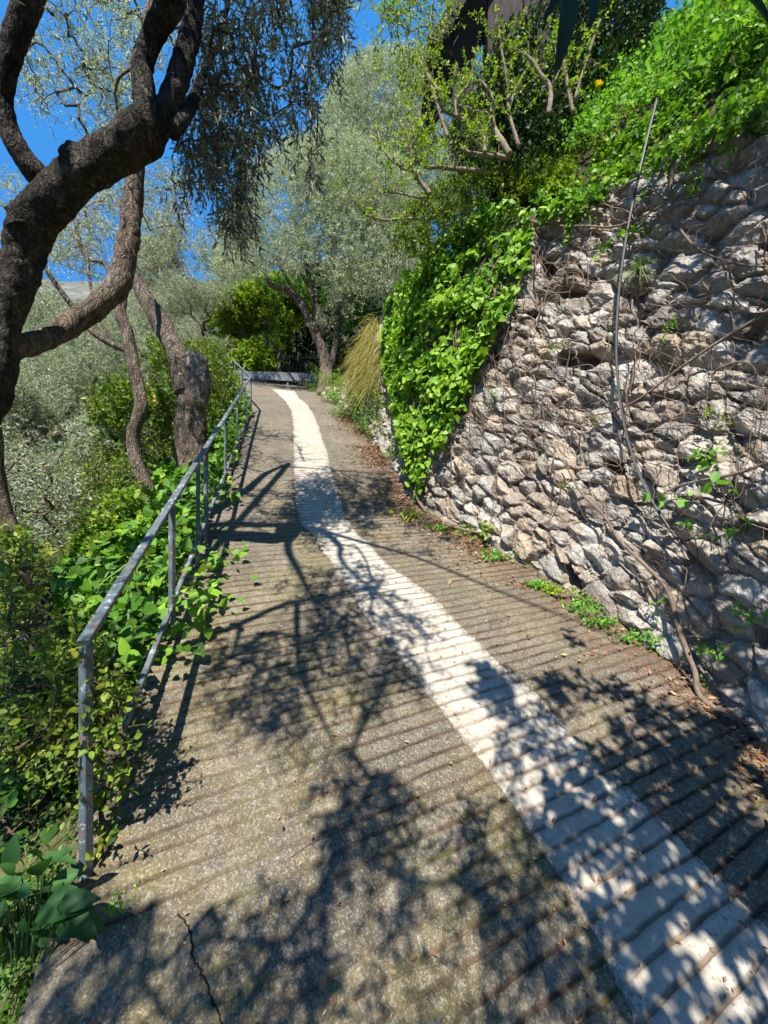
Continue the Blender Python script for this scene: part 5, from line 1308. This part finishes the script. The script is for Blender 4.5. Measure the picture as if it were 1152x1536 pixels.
# ------------------------------------------------------------------ ground cover outside the railing
def slope_pts(n, s0, s1, d0, d1, z0, z1, seed, poly=None, clump=None, cf=2.0):
    r_ = np.random.RandomState(seed); m = n * (8 if poly is not None else 2); s = r_.uniform(s0, s1, m); d = r_.uniform(d0, d1, m); c = cL(s) - d; x, y = xy(s, c)
    P = np.stack([x, y, terrain_z(x, y) + r_.uniform(z0, z1, m)], -1)
    if poly is not None: P = P[in_poly(project(P), poly) & (P[:, 1] > .2)]
    if clump is not None: P = P[fbm(P * cf, seed, 2) > clump]
    return P[:n]
gc = MB(); gs = MB()
P = slope_pts(5200, 2.1, 10.5, -.02, 1.15, .0, .30, 401); s_, c_ = sc(P[:, 0], P[:, 1]); d_ = cL(s_) - c_
P[:, 2] += np.clip(.30 - .12 * d_, 0, 1) * RS.rand(len(P)) * 1.1 + .12 * np.clip(fbm(P * 1.7, 5, 2), -1, 1)
inside = P[:, 2] < F(s_) - .3
D = nrm(A(.15, -.2, -.15) + RS.randn(len(P), 3) * .6); N = nrm(A(.1, -.35, .9) + RS.randn(len(P), 3) * .35)
gc.leaves(HEART, P, D, N, .055 + .045 * RS.rand(len(P)), 1.0, np.clip(.35 + .45 * fbm(P * 1.3, 6, 2) + .25 * RS.randn(len(P)), 0, 1))
P = slope_pts(3800, 2.6, 7.5, .5, 3.0, .0, .55, 402, [(250, 700), (150, 760), (90, 850), (60, 900), (130, 1010), (240, 960), (330, 800), (345, 700)])
gc.leaves(HEART, P, nrm(A(.1, -.3, -.1) + RS.randn(len(P), 3) * .6), nrm(A(.1, -.4, .9) + RS.randn(len(P), 3) * .35), .06 + .05 * RS.rand(len(P)), 1.0, np.clip(.30 + .5 * fbm(P * 1.3, 6, 2) + .25 * RS.randn(len(P)), 0, 1))
# spill over the edge of the ramp
P = []
for px, py, n, sp in ((318, 905, 60, .10), (300, 955, 50, .08), (330, 860, 40, .08), (352, 700, 40, .10), (362, 655, 50, .12), (374, 625, 40, .12), (345, 740, 30, .08), (262, 1000, 12, .05), (250, 1030, 6, .04), (350, 760, 20, .06)):
    n = int(n * .62); q = on_path(px - 8, py)[0] + RS.randn(n, 3) * A(sp, sp * 1.6, .03) + A(0, 0, .05) + A(0, 0, 1) * RS.rand(n, 1) * .16; P.append(q)
P = np.vstack(P); s_, c_ = sc(P[:, 0], P[:, 1]); P[:, 2] = np.maximum(P[:, 2], F(s_) + .02)
gc.leaves(HEART, P, nrm(A(.4, -.3, -.15) + RS.randn(len(P), 3) * .5), nrm(A(.1, -.3, .9) + RS.randn(len(P), 3) * .3), .05 + .04 * RS.rand(len(P)), 1.0, .35 + .6 * RS.rand(len(P)))
kind(gc.build('ivy_ground_cover', M_IVY), 'stuff', 'bright ivy ground cover spreading along the outside of the railing')

# grass over the near slope
gr = MB(); P = slope_pts(26000, -1.2, 6.5, .05, 4.2, -.02, .02, 403); blades(gr, P, nrm(A(.1, -.1, .9) + RS.randn(len(P), 3) * .35), .10 + .16 * RS.rand(len(P)), .007, .7, 3)
P = slope_pts(9000, -1.5, 1.6, .02, 1.1, -.02, .03, 406); blades(gr, P, nrm(A(.1, -.1, .9) + RS.randn(len(P), 3) * .4), .10 + .20 * RS.rand(len(P)), .006, .8, 3)
P = slope_pts(3200, -1.5, 1.9, .03, 1.2, .0, .14, 407); sprigs(gr, None, P, upD(len(P), .5), .10, 7, OVATE_LO, .03, droop=.2)
P = slope_pts(9000, 6.5, 16, .1, 7, -.02, .02, 404); blades(gr, P, nrm(A(.1, -.1, .9) + RS.randn(len(P), 3) * .4), .16 + .22 * RS.rand(len(P)), .016, .7, 3)
kind(gr.build('grass', M_GRASS), 'stuff', 'rough green grass on the slope outside the railing')

# shrubs on the slope (px outline, depth range)
def shrub(label, poly, d0, d1, n, tpl, size, mat, m=8, L=.22, seed=0, clump=.2, cf=1.5, name='shrub', cat='shrub', stems=True, up_=.55, stem_mat=M_TWIGD, W=1.0, tmul=None):
    P = sample_poly(poly, n, d0, d1, seed, clump, cf); g_ = terrain_z(P[:, 0], P[:, 1]); P[:, 2] = np.maximum(P[:, 2], g_ + .03)
    b = P[np.argmin(P[:, 2])].copy(); b[2] = terr(b[0], b[1])
    t = thing(name, label, cat, b); f = MB(); s_ = MB()
    sprigs(f, s_, P, upD(len(P), up_), L, m, tpl, size, droop=.18, r=.0022, W=W)
    if stems:
        root = P.mean(0).copy(); root[2] = terr(root[0], root[1]); join(s_, P, np.array([root + A(0, 0, .1)]), 120, 3000 + seed, .012, 3)
    f.build('foliage', mat, t); s_.build('stem', stem_mat, t)
    return t
shrub('twiggy privet like shrub with small yellow tipped leaves around the near rail post', [(0, 860), (40, 830), (90, 900), (140, 970), (185, 1040), (205, 1120), (190, 1230), (150, 1290), (120, 1180), (80, 1200), (40, 1150), (0, 1120)], 1.45, 2.2, 480, OVATE, .034, M_SHRUB, 9, .17, 501, .22, 3.0)
shrub('sprig of yellow leaves growing through the railing beside the near post', [(150, 1060), (205, 1040), (195, 1110), (185, 1180), (170, 1260), (150, 1240), (150, 1120)], 1.42, 1.55, 26, OVATE, .036, M_BRIGHT, 7, .10, 502, 0, 1.0)
shrub('orange tipped young shrub at the left edge in front of the dark trunk base', [(0, 810), (45, 805), (60, 870), (50, 940), (0, 960)], 2.0, 2.6, 150, OVATE, .042, M_SHRUB, 8, .16, 503, .1, 2.0)
shrub('shaded shrub at the left edge low down under the yellow tipped privet', [(0, 1000), (70, 1020), (110, 1120), (90, 1260), (0, 1280)], 1.7, 2.5, 420, OVATE, .04, M_DARK, 8, .2, 504, .15, 2.0)
shrub('dark leaved evergreen shrub between the slim trunk and the thick old trunk', [(215, 590), (262, 570), (268, 680), (255, 720), (225, 700)], 5.6, 7.0, 260, OVATE, .085, M_SHRUB, 7, .24, 505, .15, 1.2)
shrub('broad leaved shrub just left of the slim leaning trunk at mid height', [(145, 590), (200, 560), (198, 690), (160, 700), (140, 650)], 5.4, 6.8, 260, OVATE, .09, M_SHRUB, 7, .24, 506, .15, 1.2)
shrub('loose grey green shrub low on the slope left of the slim trunk foot', [(100, 700), (200, 690), (225, 740), (200, 770), (110, 800), (80, 770)], 4.6, 6.4, 480, OVATE_LO, .045, M_SHRUB, 9, .22, 507, .15, 1.6)
shrub('grey leaved bush filling the slope at left edge beyond the dark trunk', [(0, 690), (100, 680), (120, 760), (90, 830), (40, 840), (0, 800)], 3.4, 5.6, 620, LANCE_LO, .06, M_OLIVE_FAR, 10, .25, 508, .12, 1.4)
shrub('green shrub behind the pollard trunk, over the far half of the railing', [(225, 500), (262, 520), (330, 520), (345, 560), (335, 640), (318, 700), (312, 600), (270, 560), (230, 570)], 7.0, 10.0, 520, OVATE_LO, .085, M_SHRUB, 8, .28, 509, .15, 1.0)
shrub('bright tangle of climbers on the slope below the slim trunk', [(170, 750), (235, 745), (250, 780), (200, 830), (140, 850), (110, 830)], 3.6, 4.6, 260, HEART, .07, M_BRIGHT, 6, .18, 510, .1, 1.6)
# strap leaved plants
for px, py, d, n, lab in ((215, 815, 3.2, 70, 'dark strap leaved agapanthus clump outside the railing under its second post'), (332, 790, 3.95, 46, 'strap leaved clump bending through the railing onto the ramp')):
    p = at(px, py + 18, d); p[2] = max(p[2] - .1, terr(p[0], p[1])); t = thing('strap_leaf_plant', lab, 'plant', p); f = MB()
    q = p + RS.randn(n, 3) * A(.08, .08, .01); blades(f, q, nrm(A(.25, -.1, .9) + RS.randn(n, 3) * .5), .35 + .3 * RS.rand(n), .022, 1.1); f.build('leaves', M_GRASS, t)
# broad leaved plant bottom left
p = at(40, 1400, 1.25); p[2] = terr(p[0], p[1]); t = thing('broadleaf_plant', 'large smooth leaved plant at the bottom left corner beside the ramp edge', 'plant', p); f = MB(); s_ = MB()
rb = np.random.RandomState(17)
for k in range(30):
    px, py = rb.uniform(0, 92), rb.uniform(1290, 1400); ang = math.atan2(py - 1360, px - 45) + rb.normal(0, .6); ln_ = rb.uniform(38, 78); d = 1.18 + .2 * rb.rand()
    a, b = at(px, py, d), at(px + ln_ * math.cos(ang), py + .7 * ln_ * math.sin(ang) + 12, d - .04 + .08 * rb.rand()); f.leaves(BROAD, np.array([a]), np.array([b - a]), np.array([A(.3 * rb.randn(), -.3 + .3 * rb.randn(), .9)]), np.linalg.norm(b - a) * 1.0, .72 + .3 * rb.rand(), rb.rand())
    q = A(a[0] * .6 + p[0] * .4, a[1] * .6 + p[1] * .4, a[2] - .16); s_.tube(np.array([q, (q + a) / 2 + A(.01, 0, .02), a]), .0022, 5)
M_SB = leaf_mat('smooth_broad_leaf', [(0, (.02, .065, .02)), (1, (.05, .135, .035))], trans=.25, rough=.55, spec=.2); f.build('leaves', M_SB, t); s_.build('stem', M_DARK, t)
# small weed in the ramp crack
p = on_path(182, 1362)[0]; t = thing('crack_weed', 'tiny weed in the ramp corner near the foot of the near post', 'weed', p); f = MB(); q = p + RS.randn(10, 3) * A(.02, .02, 0); sprigs(f, None, q, upD(10), .06, 6, OVATE_LO, .018); f.build('leaves', M_HERB, t)
# dark old stump trunk low at the left edge
b = at(22, 1010, 2.7); b[2] = terr(b[0], b[1]); t = thing('olive_stump', 'forked dark stump with pale bare wood low at the left edge', 'tree stump', b)
P, r = limb([(45, 1060, 70, 2.75), (50, 960, 50, 2.75), (55, 890, 34, 2.8), (48, 840, 26, 2.85), (20, 800, 26, 2.9), (-4, 720, 26, 2.9), (-8, 640, 20, 2.9)]); MB().tube(np.vstack([b - A(0, 0, .2), P]), np.r_[.2, r], 16, 80, rough=.22, rf=6, seed=8, lobes=.08).build('trunk', M_BARK2, t)
MB().tube(np.array([at(40, 985, 2.62), at(30, 940, 2.62), at(20, 900, 2.66), at(8, 880, 2.7)]), [.09, .10, .07, .02], 12, 40, rough=.2, rf=6, seed=1).build('bare_wood', M_SAWN, t)

# ------------------------------------------------------------------ far wooded slope
fw = MB(); r_ = np.random.RandomState(66)
nb = 1500; th = np.radians(r_.uniform(-56, 12, nb)); rad = 26 * (190 / 26) ** r_.rand(nb); x = rad * np.sin(th); y = rad * np.cos(th); z = terrain_z(x, y); keep = (fbm(np.stack([x, y, 0 * x], -1) * .03, 9, 3) > -.35) | (rad < 70)
x, y, z, rad = x[keep], y[keep], z[keep], rad[keep]; nb = len(x); m = 90; Rb = r_.uniform(1.1, 2.6, nb) * np.interp(rad, [26, 190], [.9, 1.7])
q = nrm(r_.randn(nb, m, 3)) * (r_.rand(nb, m, 1) ** .4) * Rb[:, None, None] * A(1, 1, .8); P = (np.stack([x, y, z + Rb * .75], -1)[:, None] + q).reshape(-1, 3)
tn = np.repeat(np.clip(r_.rand(nb) * .8 + .1, 0, 1), m) + r_.randn(nb * m) * .15
fw.leaves(LANCE_LO, P, nrm(r_.randn(len(P), 3) + A(0, 0, .3)), nrm(r_.randn(len(P), 3) * .7 + A(0, -.3, .6)), np.repeat(np.interp(rad, [26, 190], [.35, 1.5]), m) * r_.uniform(.7, 1.4, len(P)), 1.9, np.clip(tn, 0, 1))
kind(fw.build('far_wood', leaf_mat('far_foliage', [(0, (.035, .05, .026)), (.5, (.075, .095, .05)), (1, (.14, .16, .09))], trans=.15, rough=.7, spec=.1)), 'stuff', 'olive and scrub woodland covering the far mountain slope')
# pale cliff on the far slope
cp = at(300, 470, 46); cp[2] = terr(cp[0], cp[1]); cl = MB(); uu, vv = np.meshgrid(np.linspace(-1, 1, 60), np.linspace(0, 1, 50)); Pc = np.stack([uu * 3.2, .9 * vv + .8 * uu ** 2, vv * 6.0 * (1 - .5 * uu ** 2) - .8], -1); Pc = Pc + fbm(Pc * .7, 81, 5)[..., None] * A(.4, 1.3, .5); i = np.arange(49)[:, None] * 60; j = np.arange(59)[None]
cl.add(Pc + cp, np.stack([i + j, i + j + 1, i + 61 + j, i + 60 + j], -1).reshape(-1, 4))
g = G('pale_cliff'); n = g.noise(g.co(), 1.2, 7, .7); kind(cl.build('cliff', g.done(g.bsdf(g.ramp(n, [(.35, (.24, .18, .13)), (.55, (.45, .36, .27)), (.7, (.50, .46, .40))]), .95, .1, 0, g.bump(n, 1, .3))), smooth=False), 'structure', 'pale bare cliff face among the trees far up the slope')

# ------------------------------------------------------------------ litter
lt = MB(); r_ = np.random.RandomState(31)
n = 16000; s = r_.uniform(.2, 9.5, n); e = np.abs(r_.randn(n)) * .30; c = cR(s) - .02 - e
k = (fbm(np.stack([s * 1.8, c * 1.8, 0 * s], -1), 33, 2) + r_.rand(n) * .5 > .12); s, c = s[k], c[k]
n2 = 3200; s2 = r_.uniform(.3, 7, n2); c2 = cL(s2) + (cR(s2) - cL(s2)) * r_.rand(n2) ** .6; ph = s2 - kskew(s2) * c2; ph = np.round(ph / GROOVE) * GROOVE + .006; s2b = groove_s(ph, c2); k = r_.rand(n2) < .9; s2 = np.where(k, s2b, s2)
s = np.r_[s, s2]; c = np.r_[c, c2]; x, y = xy(s, c); P = np.stack([x, y, F(s) + .008 + .012 * r_.rand(len(s))], -1)
D = nrm(np.stack([r_.randn(len(s)), r_.randn(len(s)), .15 * r_.randn(len(s)) + np.full(len(s), .2)], -1)); N = nrm(A(0, -.3, 1) + r_.randn(len(s), 3) * .35)
lt.leaves(LANCE_LO, P, D, N, (.02 + .045 * r_.rand(len(s)) ** 2) * np.where(np.arange(len(s)) < len(s) - n2, 1, .55), 1.5)
n = 900; s = r_.uniform(.2, 8, n); c = cR(s) - np.abs(r_.randn(n)) * .3; x, y = xy(s, c); P = np.stack([x, y, F(s) + .008], -1); D = nrm(np.stack([r_.randn(n), r_.randn(n), 0 * s + .2], -1)) * r_.uniform(.04, .16, (n, 1)); lt.sticks(P, P + D, .0016, .001)
g = G('dry_leaf'); M_LIT = g.done(g.bsdf(g.ramp(g.attr('tint'), [(0, (.09, .045, .025)), (.45, (.20, .10, .055)), (.8, (.30, .19, .10)), (1, (.42, .33, .16))]), .85, .15))
kind(lt.build('leaf_litter', M_LIT), 'stuff', 'brown dry leaves and twigs lying along the wall foot and in the grooves')
tw_ = on_path(555, 1250)[0]; Q = np.array([on_path(a, b)[0] + A(0, 0, .006) for a, b in ((430, 1292), (465, 1268), (500, 1250), (540, 1244), (565, 1250))]); o = MB().tube(Q, .0022, 6, 40).build('dry_stalk', M_VINE); tag(o, 'pale thin dry stalk lying curved across the ramp', 'twig')
# crack in the near slab
ck = MB(); Q = np.array([on_path(a, b)[0] + A(0, 0, .0035) for a, b in ((268, 1372), (285, 1400), (290, 1440), (306, 1465), (318, 1500), (335, 1540), (345, 1580))]); Q = catmull(Q, 50); Q[:, :2] += .0025 * RS.randn(50, 2); wd = nrm(np.cross(np.gradient(Q, axis=0), A(0, 0, 1))) * (.0022 + .0018 * RS.rand(50, 1)); i = np.arange(49)
ck.add(np.concatenate([Q - wd, Q + wd]), np.stack([i, i + 1, i + 51, i + 50], -1)); g = G('crack_dark'); kind(ck.build('path_crack', g.done(g.bsdf((.02, .017, .012), .95, .05))), 'structure')  # flat dark ribbon drawn as the crack

for nm in [o.name for o in bpy.data.objects if o.parent is None and o.type == 'EMPTY' and o.get('group') != 'olive trees on the slope']: fuse(bpy.data.objects[nm])
